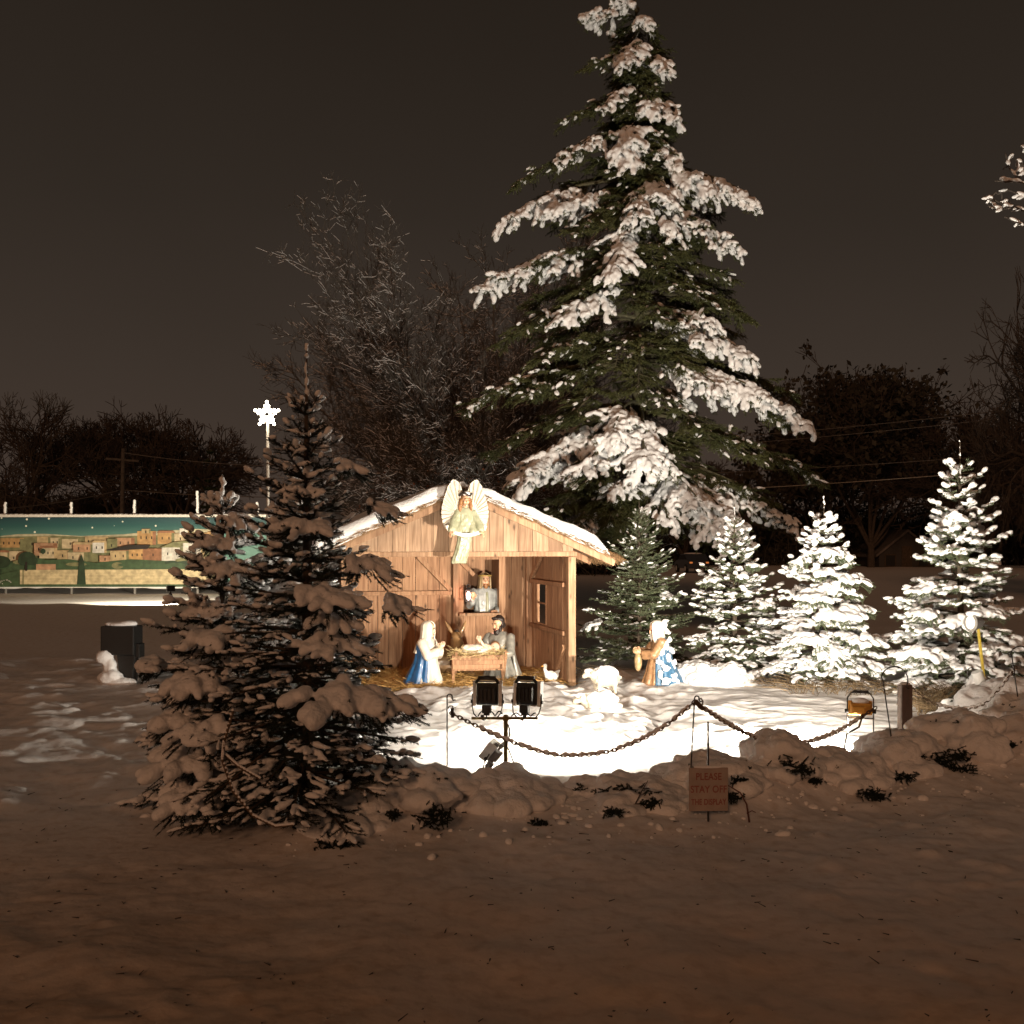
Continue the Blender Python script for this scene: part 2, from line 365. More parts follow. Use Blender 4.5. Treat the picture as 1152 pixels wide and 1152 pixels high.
def ground_h(x, y):
    z0 = np.zeros_like(x); p = np.stack([x, y, z0], -1)
    h = 0.030 * fbm(p * 0.55, 21, 3)
    hy = np.interp(x, HEDGE[:, 0], HEDGE[:, 1]); d = y - hy
    side = sstep(-2.3, -1.5, x)
    h += side * np.interp(x, BANKX, BANKH) * np.exp(-((d + .05) / np.where(d < -.05, 0.66, .44)) ** 2) * (1 + .30 * fbm(p * 2.4, 27, 3))
    # trampled, lumpy display area
    lump = sstep(-2.2, -1.0, x) * sstep(11.3, 13.0, y) * (1 - sstep(18.0, 20, y)) * (1 - sstep(6, 9, x))
    q = p * np.array([1.0, 0.9, 1])
    l1 = fbm(q * 2.2, 31, 3); l2 = np.abs(vnoise(q * 4.3, 37)); l3 = fbm(q * 6.5, 41, 2)
    weak = 1 - 0.72 * sstep(1.6, 3.6, x)
    h += lump * weak * (0.075 * l1 - 0.05 * l2 + 0.022 * l3 + 0.03)
    smooth = sstep(-2.2, -1.0, x) * sstep(9.2, 9.8, y) * (1 - sstep(11.5, 13, y))
    h += smooth * 0.018 * fbm(p * 2.0, 43, 3)
    # ploughed verge in front
    fr = 1 - sstep(-.9, -.2, d)
    st = p * np.array([1.0, 1.7, 1])
    cl = np.maximum(0, vnoise(p * 6.0, 56) - .35) * np.maximum(0, .4 + vnoise(p * .8, 57))
    h += fr * (0.028 * fbm(p * 1.35, 51, 4) + 0.004 * vnoise(p * 13, 55) + .05 * cl)
    rut = fr * (1 - sstep(5.6, 6.8, y)); h -= rut * 0.012 * (0.5 + 0.5 * np.sin(y * 5.0 + 0.8 * vnoise(p * .5, 3)))
    # old footprints on the lawn to the left
    lf = (1 - sstep(-2.6, -1.8, x)) * sstep(8.0, 9.5, y) * (1 - sstep(19, 24, y))
    h += lf * (0.045 * fbm(p * np.array([1.6, 1.5, 1]), 61, 3) + 0.03 * np.maximum(0, fbm(p * 3.6, 67, 2)))
    # a low swell between the lawn and the mural
    h += 0.11 * np.exp(-((y - 34.5 - 0.10 * (x + 17)) / 3.0) ** 2) * (1 - sstep(-11, -6, x)) * 0.6
    return h
def gz(x, y): return float(ground_h(np.array([x], float), np.array([y], float))[0])
xs = axis(-6.5, 8.0, 0.036, -420, 420, 1.055); ys = axis(3.4, 18.6, 0.036, -40, 720, 1.05)
X, Y = np.meshgrid(xs, ys); nx = len(xs); ny = len(ys)
V = np.stack([X, Y, ground_h(X.ravel(), Y.ravel()).reshape(X.shape)], -1).reshape(-1, 3)
i = np.arange(ny - 1)[:, None]; j = np.arange(nx - 1)[None]
Fq = np.stack([i * nx + j, i * nx + j + 1, (i + 1) * nx + j + 1, (i + 1) * nx + j], -1).reshape(-1, 4)
gm = bpy.data.materials.new('snow_ground'); gm.use_nodes = True; n = gm.node_tree.nodes; l = gm.node_tree.links; b = n['Principled BSDF']
b.inputs['Roughness'].default_value = 0.65; b.inputs['Specular IOR Level'].default_value = 0.25
tcn = n.new('ShaderNodeTexCoord'); sp = n.new('ShaderNodeSeparateXYZ'); l.new(tcn.outputs['Object'], sp.inputs[0])
# slush and road grit near the kerb: a stain with its own ragged edge
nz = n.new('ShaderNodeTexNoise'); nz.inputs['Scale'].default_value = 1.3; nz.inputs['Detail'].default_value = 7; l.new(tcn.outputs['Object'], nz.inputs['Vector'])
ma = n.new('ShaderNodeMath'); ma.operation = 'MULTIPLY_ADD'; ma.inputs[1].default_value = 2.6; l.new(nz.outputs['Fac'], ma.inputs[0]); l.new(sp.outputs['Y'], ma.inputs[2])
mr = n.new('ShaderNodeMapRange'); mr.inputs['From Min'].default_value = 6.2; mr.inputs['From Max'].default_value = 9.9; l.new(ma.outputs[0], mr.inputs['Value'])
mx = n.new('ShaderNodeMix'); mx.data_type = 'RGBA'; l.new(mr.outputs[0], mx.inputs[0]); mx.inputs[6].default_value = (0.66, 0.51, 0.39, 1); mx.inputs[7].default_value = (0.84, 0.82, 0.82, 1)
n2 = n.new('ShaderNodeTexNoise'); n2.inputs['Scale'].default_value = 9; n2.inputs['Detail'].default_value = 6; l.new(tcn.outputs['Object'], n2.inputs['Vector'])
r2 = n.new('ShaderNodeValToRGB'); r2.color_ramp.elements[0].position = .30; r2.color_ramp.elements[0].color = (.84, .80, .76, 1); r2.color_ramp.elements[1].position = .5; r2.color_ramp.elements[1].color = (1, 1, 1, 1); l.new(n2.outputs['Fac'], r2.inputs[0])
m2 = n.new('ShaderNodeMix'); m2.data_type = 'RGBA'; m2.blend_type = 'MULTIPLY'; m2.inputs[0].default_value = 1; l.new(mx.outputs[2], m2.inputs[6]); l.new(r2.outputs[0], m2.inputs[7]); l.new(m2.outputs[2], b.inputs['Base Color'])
n3 = n.new('ShaderNodeTexNoise'); n3.inputs['Scale'].default_value = 14; n3.inputs['Detail'].default_value = 8; l.new(tcn.outputs['Object'], n3.inputs['Vector'])
bp = n.new('ShaderNodeBump'); bp.inputs['Strength'].default_value = 0.28; bp.inputs['Distance'].default_value = 0.03; l.new(n3.outputs['Fac'], bp.inputs['Height']); l.new(bp.outputs[0], b.inputs['Normal'])
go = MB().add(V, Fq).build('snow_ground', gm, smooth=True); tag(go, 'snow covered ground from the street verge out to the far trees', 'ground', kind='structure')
del V, Fq, X, Y

# ------------------------------------------------------------------ the stable
ST = np.array([0.92, 17.1]); SR = R(14)
def SL(u, v, z):   # stable coordinates to world: u along the front, v inwards
    return np.array([ST[0] + u * math.cos(SR) - v * math.sin(SR), ST[1] + u * math.sin(SR) + v * math.cos(SR), z])
stable = thing('stable', 'wooden open-fronted stable with snow on its gabled roof behind the floodlights', 'stable', (ST[0], ST[1], 0), SR)
W = 3.5; DEP = 2.3; RZ = 2.98; EZ = 2.02; PK = -W / 2; SLP = 0.43
def roofz(u): return RZ - SLP * abs(u - PK)
rb = random.Random(3)
def planks_wall(name, o, ax, z0, ztop, u0, u1, fixed, mt, holes=(), wmin=.16, wmax=.24):
    """upright boards from u0 to u1; ax 0 runs along the front, 1 runs inwards; holes are (u0,u1,z0,z1)"""
    b = MB(); u = u0
    while u < u1 - .03:
        w = min(rb.uniform(wmin, wmax), u1 - u); c = u + w / 2; t = rb.uniform(-.006, .006)
        spans = [(z0, ztop(c) if callable(ztop) else ztop)]
        for h in holes:
            if h[0] < c < h[1]:
                ns = []
                for a, e2 in spans:
                    if h[2] > a: ns.append((a, min(e2, h[2])))
                    if h[3] < e2: ns.append((max(a, h[3]), e2))
                spans = ns
        for a, e2 in spans:
            if e2 - a < .02: continue
            if callable(ztop) and abs(e2 - ztop(c)) < 1e-6:   # slanted top under the roof
                pass
            size = (w - .007, .028, e2 - a) if ax == 0 else (.028, w - .007, e2 - a)
            pos = (c, fixed + t, (a + e2) / 2) if ax == 0 else (fixed + t, c, (a + e2) / 2)
            k = len(b.V); b.box(pos, size)
            if callable(ztop) and abs(e2 - ztop(c)) < 1e-6:
                v = b.V[k]; top = v[:, 2] > (a + e2) / 2
                v[top, 2] = np.array([ztop(q) for q in v[top, 0]])
        u += w
    ob = b.build(name, mt, o); return board_attr(ob, 6)
# back wall with the window where the innkeeper stands
WIN = (-1.35, -0.69, 1.00, 1.93)
planks_wall('back_wall', stable, 0, 0, 2.06, -W + .03, -.03, DEP, M['wood_in'], [WIN])
SLOT = (0.80, 1.02, 0.80, 1.42)
planks_wall('side_wall', stable, 1, 0, 2.04, .08, DEP - .03, -.04, M['wood_in'], [(1.20, 1.78, .86, 1.52)], .17, .2)
planks_wall('side_wall', stable, 1, 0, 2.04, .08, DEP - .03, -W + .04, M['wood_in'], [], .18, .26)
planks_wall('gable', stable, 0, 2.085, lambda u: roofz(u) - .015, -W - .02, .02, -.03, M['wood'], [], .17, .27)
planks_wall('rear_gable', stable, 0, 2.07, lambda u: roofz(u) - .04, -W, 0, DEP + .03, M['wood'], [], .2, .3)
# niche behind the window
nb = MB(); nb.box((-1.02, DEP + .62, 1.2), (.9, .03, 2.0)); nb.box((-1.45, DEP + .32, 1.2), (.03, .55, 2.0)); nb.box((-.59, DEP + .32, 1.2), (.03, .55, 2.0)); nb.box((-1.02, DEP + .32, 2.21), (.9, .6, .03))
board_attr(nb.build('niche_wall', M['wood_in'], stable), 6)
def beam(name, p0, p1, w, h, m='wood_trim'):
    return board_attr(MB().bar(p0, p1, w, h).build(name, M[m], stable, bevel=.006), 6)
beam('post', (0, .0, 0), (0, .0, 2.00), .13, .12); beam('post', (-W, .0, 0), (-W, .0, 2.00), .13, .12)
beam('post', (-W + .08, DEP - .09, 0), (-W + .08, DEP - .09, 2.0), .10, .10, 'wood_in'); beam('post', (-.1, DEP - .1, 0), (-.1, DEP - .1, 2.0), .1, .1, 'wood_in')
beam('front_beam', (-W - .08, -.005, 2.045), (.08, -.005, 2.045), .09, .075)
beam('window_post', (-1.40, DEP - .07, 0.0), (-1.40, DEP - .07, 2.03), .09, .09)
beam('window_ledge', (-1.35, DEP - .09, .985), (-.62, DEP - .09, .985), .2, .05)
beam('rail', (-W + .14, DEP - .05, 1.36), (-1.46, DEP - .05, 1.36), .05, .07, 'wood_in')
beam('rail', (-.085, .10, 1.56), (-.085, DEP - .16, 1.56), .05, .07, 'wood_in')
beam('rail', (-.085, .10, .80), (-.085, DEP - .16, .80), .05, .07, 'wood_in')
beam('brace', (-2.05, DEP - .06, 1.99), (-1.47, DEP - .06, 1.40), .05, .08, 'wood_in')
beam('brace', (-1.34, DEP - .06, 1.93), (-1.07, DEP - .06, 1.66), .05, .07, 'wood_in')
beam('brace', (-.085, DEP - .2, 1.60), (-.085, DEP - .85, 1.99), .05, .08, 'wood_in')
beam('brace', (-.085, .10, .60), (-.085, .65, .05), .05, .08, 'wood_in')
beam('slot_frame', (-.062, 1.22, .86), (-.062, 1.22, 1.52), .05, .015, 'wood_in'); beam('slot_frame', (-.062, 1.78, .86), (-.062, 1.78, 1.52), .05, .015, 'wood_in')
beam('slot_bar', (-.04, 1.26, 1.2), (-.04, 1.75, 1.2), .03, .03, 'wood_in')
# roof boards, rafters, fascia
OV = .62; FO = -.30; BO = DEP + .35
def rp_(u, v, dz): return (u, v, roofz(u) + dz)
for sgn in (-1, 1):
    ue = PK + sgn * (W / 2 + OV); b = MB()
    V_ = [rp_(PK, FO, 0), rp_(ue, FO, 0), rp_(ue, BO, 0), rp_(PK, BO, 0), rp_(PK, FO, .04), rp_(ue, FO, .04), rp_(ue, BO, .04), rp_(PK, BO, .04)]
    f = [[0, 1, 2, 3], [7, 6, 5, 4], [0, 4, 5, 1], [1, 5, 6, 2], [2, 6, 7, 3], [3, 7, 4, 0]]
    b.add(V_, np.array(f if sgn < 0 else [q[::-1] for q in f])); board_attr(b.build('roof', M['wood'], stable), 6)
    a0 = np.array(rp_(PK + sgn * .02, FO + .03, -.055)); a1 = np.array(rp_(ue, FO + .03, -.055))
    beam('rafter', a0, a1, .05, .10)
    for v in (.9, 1.9, 2.9):
        beam('rafter', np.array(rp_(PK + sgn * .03, v, -.055)), np.array(rp_(ue, v, -.055)), .05, .10, 'wood_in')
# thatch fringe under the snow line
tb = MB(); N = 2600; u = rng.uniform(PK - W / 2 - OV - .05, PK + W / 2 + OV + .05, N); edge = np.minimum(1, np.abs(np.abs(u - PK)) / 2.3)
p0 = np.stack([u, FO - .02 + rng.normal(0, .025, N), RZ - SLP * np.abs(u - PK) + .045 + rng.uniform(-.03, .03, N)], 1)
sg = np.sign(u - PK); d = np.stack([sg * rng.uniform(.05, .16, N), rng.normal(-.02, .03, N), -rng.uniform(.0, .07, N) - .02], 1)
tb.tubes(p0, p0 + d, .0035, .0015, 3)
N = 700
for sgn in (-1, 1):
    ue = PK + sgn * (W / 2 + OV); v = rng.uniform(FO, BO, N); p0 = np.stack([np.full(N, ue) - sgn * rng.uniform(0, .08, N), v, np.full(N, roofz(ue) + .03) + rng.normal(0, .015, N)], 1)
    d = np.stack([sgn * rng.uniform(.03, .15, N), rng.normal(0, .05, N), -rng.uniform(.02, .13, N)], 1); tb.tubes(p0, p0 + d, .0035, .0015, 3)
tb.build('thatch_fringe', mat('thatch_brown', (.27, .155, .070), .8, col2=(.16, .09, .04), vscale=12), stable)
# roof snow: a drifted blanket that laps over the front edge
nu, nv = 130, 54; us = np.linspace(PK - W / 2 - OV - .02, PK + W / 2 + OV - .10, nu); vs = np.linspace(FO - .05, BO + .04, nv)
U, Vv = np.meshgrid(us, vs, indexing='ij'); pn = np.stack([U, Vv, U * 0], -1)
edge = np.minimum(np.minimum((Vv - vs[0]) / .07 + .12, (vs[-1] - Vv) / .2), np.minimum((U - us[0]) / .22, (us[-1] - U) / .22)); edge = np.sqrt(np.clip(edge, 0, 1))
lump_ = np.where(U < PK, .24, .195) + .03 * fbm(pn * 1.3, 71, 3) + .018 * fbm(pn * 4.5, 72, 3)
rr_ = RZ - SLP * np.sqrt((U - PK) ** 2 + .10)
top = rr_ + .04 + lump_ * edge
bot = RZ - SLP * np.abs(U - PK) + .043 - .045 * (1 - np.clip((Vv - vs[0]) / .05, 0, 1)) * (0.4 + .6 * np.abs(vnoise(pn * 3.0, 75)))
g = lambda Z: np.stack([U, Vv, Z], -1).reshape(-1, 3)
i = np.arange(nu - 1)[:, None]; j = np.arange(nv - 1)[None]; q = np.stack([i * nv + j, (i + 1) * nv + j, (i + 1) * nv + j + 1, i * nv + j + 1], -1).reshape(-1, 4)
o_ = nu * nv; ring = np.concatenate([np.arange(nu) * nv, (nu - 1) * nv + np.arange(1, nv), (np.arange(nu - 1)[::-1]) * nv + nv - 1, np.arange(1, nv - 1)[::-1]])
rn = np.roll(ring, -1); sk = np.stack([ring, rn, rn + o_, ring + o_], 1)
MB().add(np.concatenate([g(top), g(bot)]), [q, q[:, ::-1] + o_, sk[:, ::-1]]).build('roof_snow', M['snow'], stable, smooth=True)

# straw on the stable floor
sb = MB(); N = 7000; u = rng.uniform(-W + .1, .0, N); v = rng.uniform(-.22, DEP - .1, N)
keep = (u < -.75) | (rng.random(N) < .35); u = u[keep]; v = v[keep]; N = len(u)
hgt = .03 + .09 * np.exp(-((u + 1.9) / .75) ** 2 - ((v - .55) / .6) ** 2); z = rng.uniform(0.02, 1, N) * hgt + .02
cp, sn = math.cos(SR), math.sin(SR); pw = np.stack([ST[0] + u * cp - v * sn, ST[1] + u * sn + v * cp, z], 1)
pw[:, 2] += np.maximum(0, ground_h(pw[:, 0], pw[:, 1]))
a = rng.random(N) * 6.283; ln = rng.uniform(.08, .24, N); d = np.stack([np.cos(a) * ln, np.sin(a) * ln, rng.normal(0, .035, N)], 1); sb.tubes(pw, pw + d, .0045, .003, 3)
mx_ = 60; uu = np.linspace(-W + .05, -.05, mx_); vv = np.linspace(-.18, DEP - .05, 40); U, Vv = np.meshgrid(uu, vv, indexing='ij')
Hh = .055 + .09 * np.exp(-((U + 1.9) / .75) ** 2 - ((Vv - .55) / .6) ** 2) + .02 * fbm(np.stack([U, Vv, U * 0], -1) * 5, 81, 3)
pw = np.stack([ST[0] + U * cp - Vv * sn, ST[1] + U * sn + Vv * cp, Hh], -1).reshape(-1, 3)
i = np.arange(mx_ - 1)[:, None]; j = np.arange(39)[None]; sb.add(pw, np.stack([i * 40 + j, (i + 1) * 40 + j, (i + 1) * 40 + j + 1, i * 40 + j + 1], -1).reshape(-1, 4))
tag(sb.build('straw', M['straw']), 'loose golden straw spread over the stable floor', 'straw', kind='stuff')

# ------------------------------------------------------------------ painted figures
SKIN = mat('figure_skin', (0.62, 0.36, 0.22), 0.35, var=0.12, vscale=9, coat=.3)
SKIN2 = mat('figure_skin_pale', (0.72, 0.50, 0.36), 0.35, var=0.1, vscale=9, coat=.3)
HAIRD = mat('figure_hair_dark', (0.022, 0.013, 0.010), 0.45, bump=.5, bscale=70)
HAIRB = mat('figure_hair_brown', (0.30, 0.13, 0.04), 0.45, var=.4, vscale=30, bump=.5, bscale=70)
PAINT = mat('figure_features', (0.035, 0.018, 0.012), 0.4)
LIPS = mat('figure_lips', (0.38, 0.11, 0.08), 0.4)
def cloth(name, col, var=.25, col2=None, coat=.45, rough=.35):
    return mat(name, col, rough, var=var, vscale=14, bump=.15, bscale=18, coat=coat, col2=col2)
def hand(b, w, d, up, s=1.0, thumb=1, curl=.5):
    """palm, five unequal bent fingers; w wrist, d pointing direction, up = back of the hand"""
    w = np.array(w, float); d = np.array(d, float); d /= np.linalg.norm(d); up = np.array(up, float); up = up - d * np.dot(up, d); up /= np.linalg.norm(up); sd = np.cross(d, up)
    b.cap(w, w + d * .075 * s, .021 * s, .028 * s)
    for k, (off, ln) in enumerate(((-.030, .058), (-.010, .070), (.011, .066), (.030, .050))):
        a = w + d * .085 * s + sd * off * s; m = a + (d - up * curl * .5) * ln * .55 * s; t = m + (d * .55 - up * curl * 1.3) * ln * .5 * s
        b.limb([w + d * .05 * s + sd * off * .6 * s, a, m, t], [.012 * s, .0105 * s, .0095 * s, .008 * s])
    a = w + d * .03 * s - sd * thumb * .022 * s; m = a + (d * .6 - sd * thumb * .8 - up * .2) * .042 * s; b.limb([a, m, m + (d * .9 - up * .4) * .032 * s], [.015 * s, .0115 * s, .009 * s])
def head_prims(b, c, s, yaw=0, tilt=0):
    """skull, jaw, brow, nose, ears, neck; faces -y before the turn"""
    m = np.array(Euler((tilt, 0, yaw)).to_matrix()); c = np.array(c, float)
    T = lambda p: c + m @ (np.array(p, float) * s)
    rt = (tilt, 0, yaw)
    b.ell(T((0, .008, .022)), (.076 * s, .092 * s, .088 * s), rt); b.ell(T((0, -.022, -.045)), (.058 * s, .062 * s, .066 * s), rt)
    b.cap(T((0, -.088, .012)), T((0, -.106, -.026)), .010 * s, .015 * s); b.ell(T((0, -.078, .030)), (.050 * s, .018 * s, .012 * s), rt)
    b.ell(T((0, -.078, -.066)), (.028 * s, .016 * s, .012 * s), rt); b.ell(T((0, -.070, -.098)), (.026 * s, .020 * s, .018 * s), rt)
    for q in (-1, 1):
        b.ell(T((q * .078, .010, .0)), (.012 * s, .022 * s, .032 * s), rt, 2); b.ell(T((q * .036, -.066, -.030)), (.026 * s, .02 * s, .026 * s), rt)
    return T, m
def face_paint(o, T, s, lips=True):
    f = MB()
    for q in (-1, 1):
        f.ell(T((q * .030, -.081, .010)), (.013 * s, .009 * s, .007 * s)); f.cap(T((q * .016, -.095, .036)), T((q * .048, -.084, .034)), .005 * s, .004 * s)
    ob = f.build('eye_paint', PAINT, o, smooth=True)
    if lips:
        MB().ell(T((0, -.094, -.066)), (.022 * s, .008 * s, .007 * s)).build('lip_paint', LIPS, o, smooth=True)
def figure(name, label, cat, loc, rz, sc, robe, arms, headc, mats, head_s=1.0, yaw=0, tilt=0, robe_folds=(11, .05), group=None):
    """robe: sections; arms: list of (shoulder, elbow, wrist, hand dir, back-of-hand, thumb side)"""
    o = thing(name, label, cat, loc, rz, group); o.scale = (sc,) * 3
    b = MB(); T, m = head_prims(b, headc, head_s, yaw, tilt); hc = np.array(headc, float)
    sh = robe[-2]
    b.cap((sh[1], sh[2], sh[0] - .05), T((0, .01, -.06)), .062, .050)
    b.shell([(z, cx, cy, rx * .86, ry * .86) for z, cx, cy, rx, ry in robe], n=32)
    for a in arms:
        b.limb([a[0], a[1], a[2]], [.052, .042, .028]); hand(b, a[2], a[3], a[4], 1.0, a[5])
    b.voxel('body', mats['skin'], o, .0075, 3)
    g = MB(); g.shell(robe, n=72, m=40, folds=robe_folds[0], amp=robe_folds[1], grow=.8)
    for a in arms:
        w = np.array(a[2], float); el = np.array(a[1], float); e2 = el + (w - el) * .82
        g.limb([a[0], el, e2], [.078, .070, .058])
        dn = e2 + np.array([0, 0, -.05]); g.limb([el, dn], [.06, .05])
    g.voxel('robe', mats['robe'], o, .0095, 3, .004, 14)
    face_paint(o, T, head_s)
    return o, T
def veil(o, hc, s, m, ln=.42, back=.10, yaw=0, wide=1.0, name='veil'):
    b = MB(); x, y, z = hc
    b.shell([(z - ln, x, y + back, .185 * wide, .14), (z - ln * .6, x, y + .06, .155 * wide, .13), (z - .13 * s, x, y + .03, .118 * s, .118 * s), (z - .02, x, y + .02, .110 * s, .118 * s), (z + .07 * s, x, y + .018, .098 * s, .112 * s), (z + .118 * s, x, y + .02, .058 * s, .068 * s), (z + .132 * s, x, y + .02, .012, .012)],
            a0=-52, a1=232, n=60, m=44, thick=.016, folds=9, amp=.06, grow=.9)
    ob = b.build(name, m, o, smooth=True)
    return ob
# kneeling woman in blue, left of the manger
c_white = cloth('robe_white', (0.74, 0.66, 0.56), .14); c_blue = cloth('cloak_blue', (0.020, 0.115, 0.30), .45); c_veil = cloth('veil_white', (0.78, 0.72, 0.62), .12)
c_grey = cloth('robe_grey', (0.25, 0.235, 0.205), .35, col2=(.15, .145, .13)); c_inn = cloth('robe_blue_grey', (0.36, 0.37, 0.36), .3); c_tan = cloth('headcloth_tan', (0.42, 0.30, 0.16), .35)
c_green = cloth('robe_sage', (0.36, 0.36, 0.25), .3, col2=(.25, .26, .17)); c_brown = cloth('robe_brown', (0.36, 0.20, 0.10), .35); c_gold = cloth('sash_gold', (0.45, 0.30, 0.08), .3)
KNEEL = [(0.0, 0, .05, .235, .30), (.08, 0, .05, .235, .29), (.20, 0, .03, .20, .23), (.36, 0, .0, .165, .165), (.50, 0, .0, .140, .130), (.64, 0, .005, .172, .120), (.705, 0, .01, .150, .098), (.745, 0, .01, .085, .072), (.77, 0, .005, .060, .058)]
def at_st(px, D, dz=.0):
    g = G(px, D); return (g[0], g[1], gz(g[0], g[1]) + dz)
o, T = figure('kneeling_woman_figure', 'painted kneeling woman in white robe and blue cloak, hands joined, left of the manger', 'nativity figure', at_st(481, 16.75, .02), R(68), 1.0,
              KNEEL, [((-.16, .01, .67), (-.19, -.10, .47), (-.03, -.21, .57), (.2, -.5, .85), (-1, -.3, 0), 1), ((.16, .01, .67), (.19, -.10, .47), (.03, -.21, .57), (-.2, -.5, .85), (1, -.3, 0), -1)],
              (0, -.03, .875), dict(skin=SKIN2, robe=c_white), .98, 0, R(12))
veil(o, (0, -.03, .875), .98, c_veil, .36)
MB().shell([(.02, 0, .09, .275, .315), (.2, 0, .06, .235, .25), (.38, 0, .03, .20, .19), (.55, 0, .02, .205, .155), (.66, 0, .015, .200, .138), (.735, 0, .02, .115, .095)], a0=-38, a1=218, n=66, m=36, thick=.018, folds=10, amp=.055, grow=.8).build('cloak', c_blue, o, smooth=True)
MB().shell([(.80, 0, -.015, .082, .088), (.86, 0, -.012, .090, .096), (.93, 0, -.012, .086, .094), (.975, 0, -.01, .05, .055)], a0=-30, a1=210, n=40, m=16, thick=.012, folds=14, amp=.05).build('hair', HAIRB, o, smooth=True)
# kneeling man in grey, right of the manger
KM = [(z, cx, cy, rx * 1.16, ry * 1.08) for z, cx, cy, rx, ry in KNEEL]
o, T = figure('kneeling_man_figure', 'painted bearded man kneeling in a glossy grey robe behind the manger', 'nativity figure', at_st(562, 17.45, .02), R(-28), 1.02,
              KM, [((-.19, .0, .67), (-.25, -.14, .48), (-.10, -.27, .40), (.5, -.8, -.1), (-.3, 0, 1), 1), ((.19, 0, .67), (.26, -.12, .46), (.13, -.27, .39), (-.4, -.8, -.2), (.3, 0, 1), -1)],
              (0, -.045, .885), dict(skin=SKIN, robe=c_grey), 1.02, R(-14), R(18))
hb = MB(); m3 = np.array(Euler((R(18), 0, R(-14))).to_matrix()); hc = np.array((0, -.045, .885)); tt = lambda p: hc + m3 @ np.array(p)
hb.ell(tt((0, .035, .045)), (.088, .085, .086)); hb.ell(tt((0, -.035, .098)), (.066, .05, .032)); hb.ell(tt((-.07, .03, -.01)), (.024, .05, .06)); hb.ell(tt((.07, .03, -.01)), (.024, .05, .06)); hb.ell(tt((0, .075, -.045)), (.066, .04, .06)); hb.voxel('hair', HAIRD, o, .007, 2, .004, 40)
hb = MB(); hb.ell(tt((0, -.072, -.110)), (.048, .040, .062)); hb.ell(tt((-.056, -.028, -.066)), (.022, .045, .055)); hb.ell(tt((.056, -.028, -.066)), (.022, .045, .055)); hb.ell(tt((0, -.104, -.048)), (.038, .012, .010)); hb.voxel('beard', HAIRD, o, .007, 2, .005, 40)
MB().shell([(.05, 0, .10, .30, .30), (.3, 0, .06, .25, .21), (.5, 0, .03, .235, .17), (.64, 0, .02, .235, .145), (.72, 0, .02, .15, .11), (.76, 0, .02, .09, .085)], a0=-12, a1=196, n=66, m=34, thick=.02, folds=9, amp=.06, grow=.7).build('cloak', c_grey, o, smooth=True)
# innkeeper in the window with his lantern
STAND = [(0, 0, 0, .24, .20), (.3, 0, 0, .22, .18), (.7, 0, 0, .20, .16), (1.0, 0, 0, .185, .14), (1.2, 0, 0, .20, .135), (1.34, 0, 0, .21, .12), (1.405, 0, 0, .16, .10), (1.44, 0, 0, .085, .075), (1.46, 0, 0, .06, .06)]
ip = SL(-.82, DEP + .20, 0)
o, T = figure('innkeeper_figure', 'painted bearded innkeeper in grey robe and tan headcloth standing in the stable window', 'nativity figure', tuple(ip), SR + R(6), 1.0,
              STAND, [((-.21, 0, 1.35), (-.34, -.16, 1.14), (-.33, -.36, 1.25), (-.1, -.5, .6), (0, -.6, -.5), -1), ((.21, 0, 1.35), (.27, -.05, 1.10), (.16, -.20, 1.02), (-.8, -.5, .1), (.2, -.4, .9), -1)],
              (0, -.02, 1.565), dict(skin=SKIN, robe=c_inn), 1.0, R(-12), R(2))
veil(o, (0, -.02, 1.565), 1.04, c_tan, .34, .04, name='headcloth')
bm_ = MB(); bm_.ell((-.008, -.092, 1.465), (.044, .035, .05)); bm_.ell((.05, -.055, 1.50), (.02, .04, .045)); bm_.ell((-.06, -.05, 1.50), (.02, .04, .045)); bm_.voxel('beard', HAIRB, o, .008, 2, .004, 40)
MB().path([(.118 * math.cos(t) * 1.0, .0 + .122 * math.sin(t), 1.645) for t in np.linspace(0, 6.283, 40)[:-1]], .013, 6, closed=True).build('headband', c_gold, o, smooth=True)
MB().shell([(.75, 0, -.02, .05, .165), (1.0, 0, -.02, .05, .145), (1.2, 0, -.02, .05, .14), (1.36, 0, -.02, .04, .115)], a0=-140, a1=-40, n=20, m=14, thick=.012).build('front_panel', c_green, o, smooth=True)
lp = SL(-1.20, DEP - .22, 1.32)
o = thing('lantern', 'small glowing lantern held up by the innkeeper in the window', 'lantern', tuple(lp))
b = MB(); b.box((0, 0, -.10), (.10, .10, .02)); b.box((0, 0, .085), (.10, .10, .02)); b.box((0, 0, .115), (.09, .09, .05), taper=.25)
for x in (-.042, .042):
    for y in (-.042, .042): b.bar((x, y, -.09), (x, y, .08), .009, .009)
b.path([(0.035 * math.cos(t), 0, .15 + .035 * math.sin(t)) for t in np.linspace(0, 6.283, 18)[:-1]], .005, 5, closed=True); b.build('frame', M['iron'], o)
g1 = mat('lantern_glass', (1, .8, .7), .4, emit=(1.0, .72, .60), es=7); MB().ell((0, 0, -.01), (.036, .036, .075)).build('flame_glass', g1, o, smooth=True)
ld = bpy.data.lights.new('lantern_light', 'POINT'); ld.energy = 5; ld.color = (1, .38, .25); ld.shadow_soft_size = .04
lo = bpy.data.objects.new('lantern_light', ld); C.objects.link(lo); lo.parent = o; lo.location = (-.02, -.09, .02)

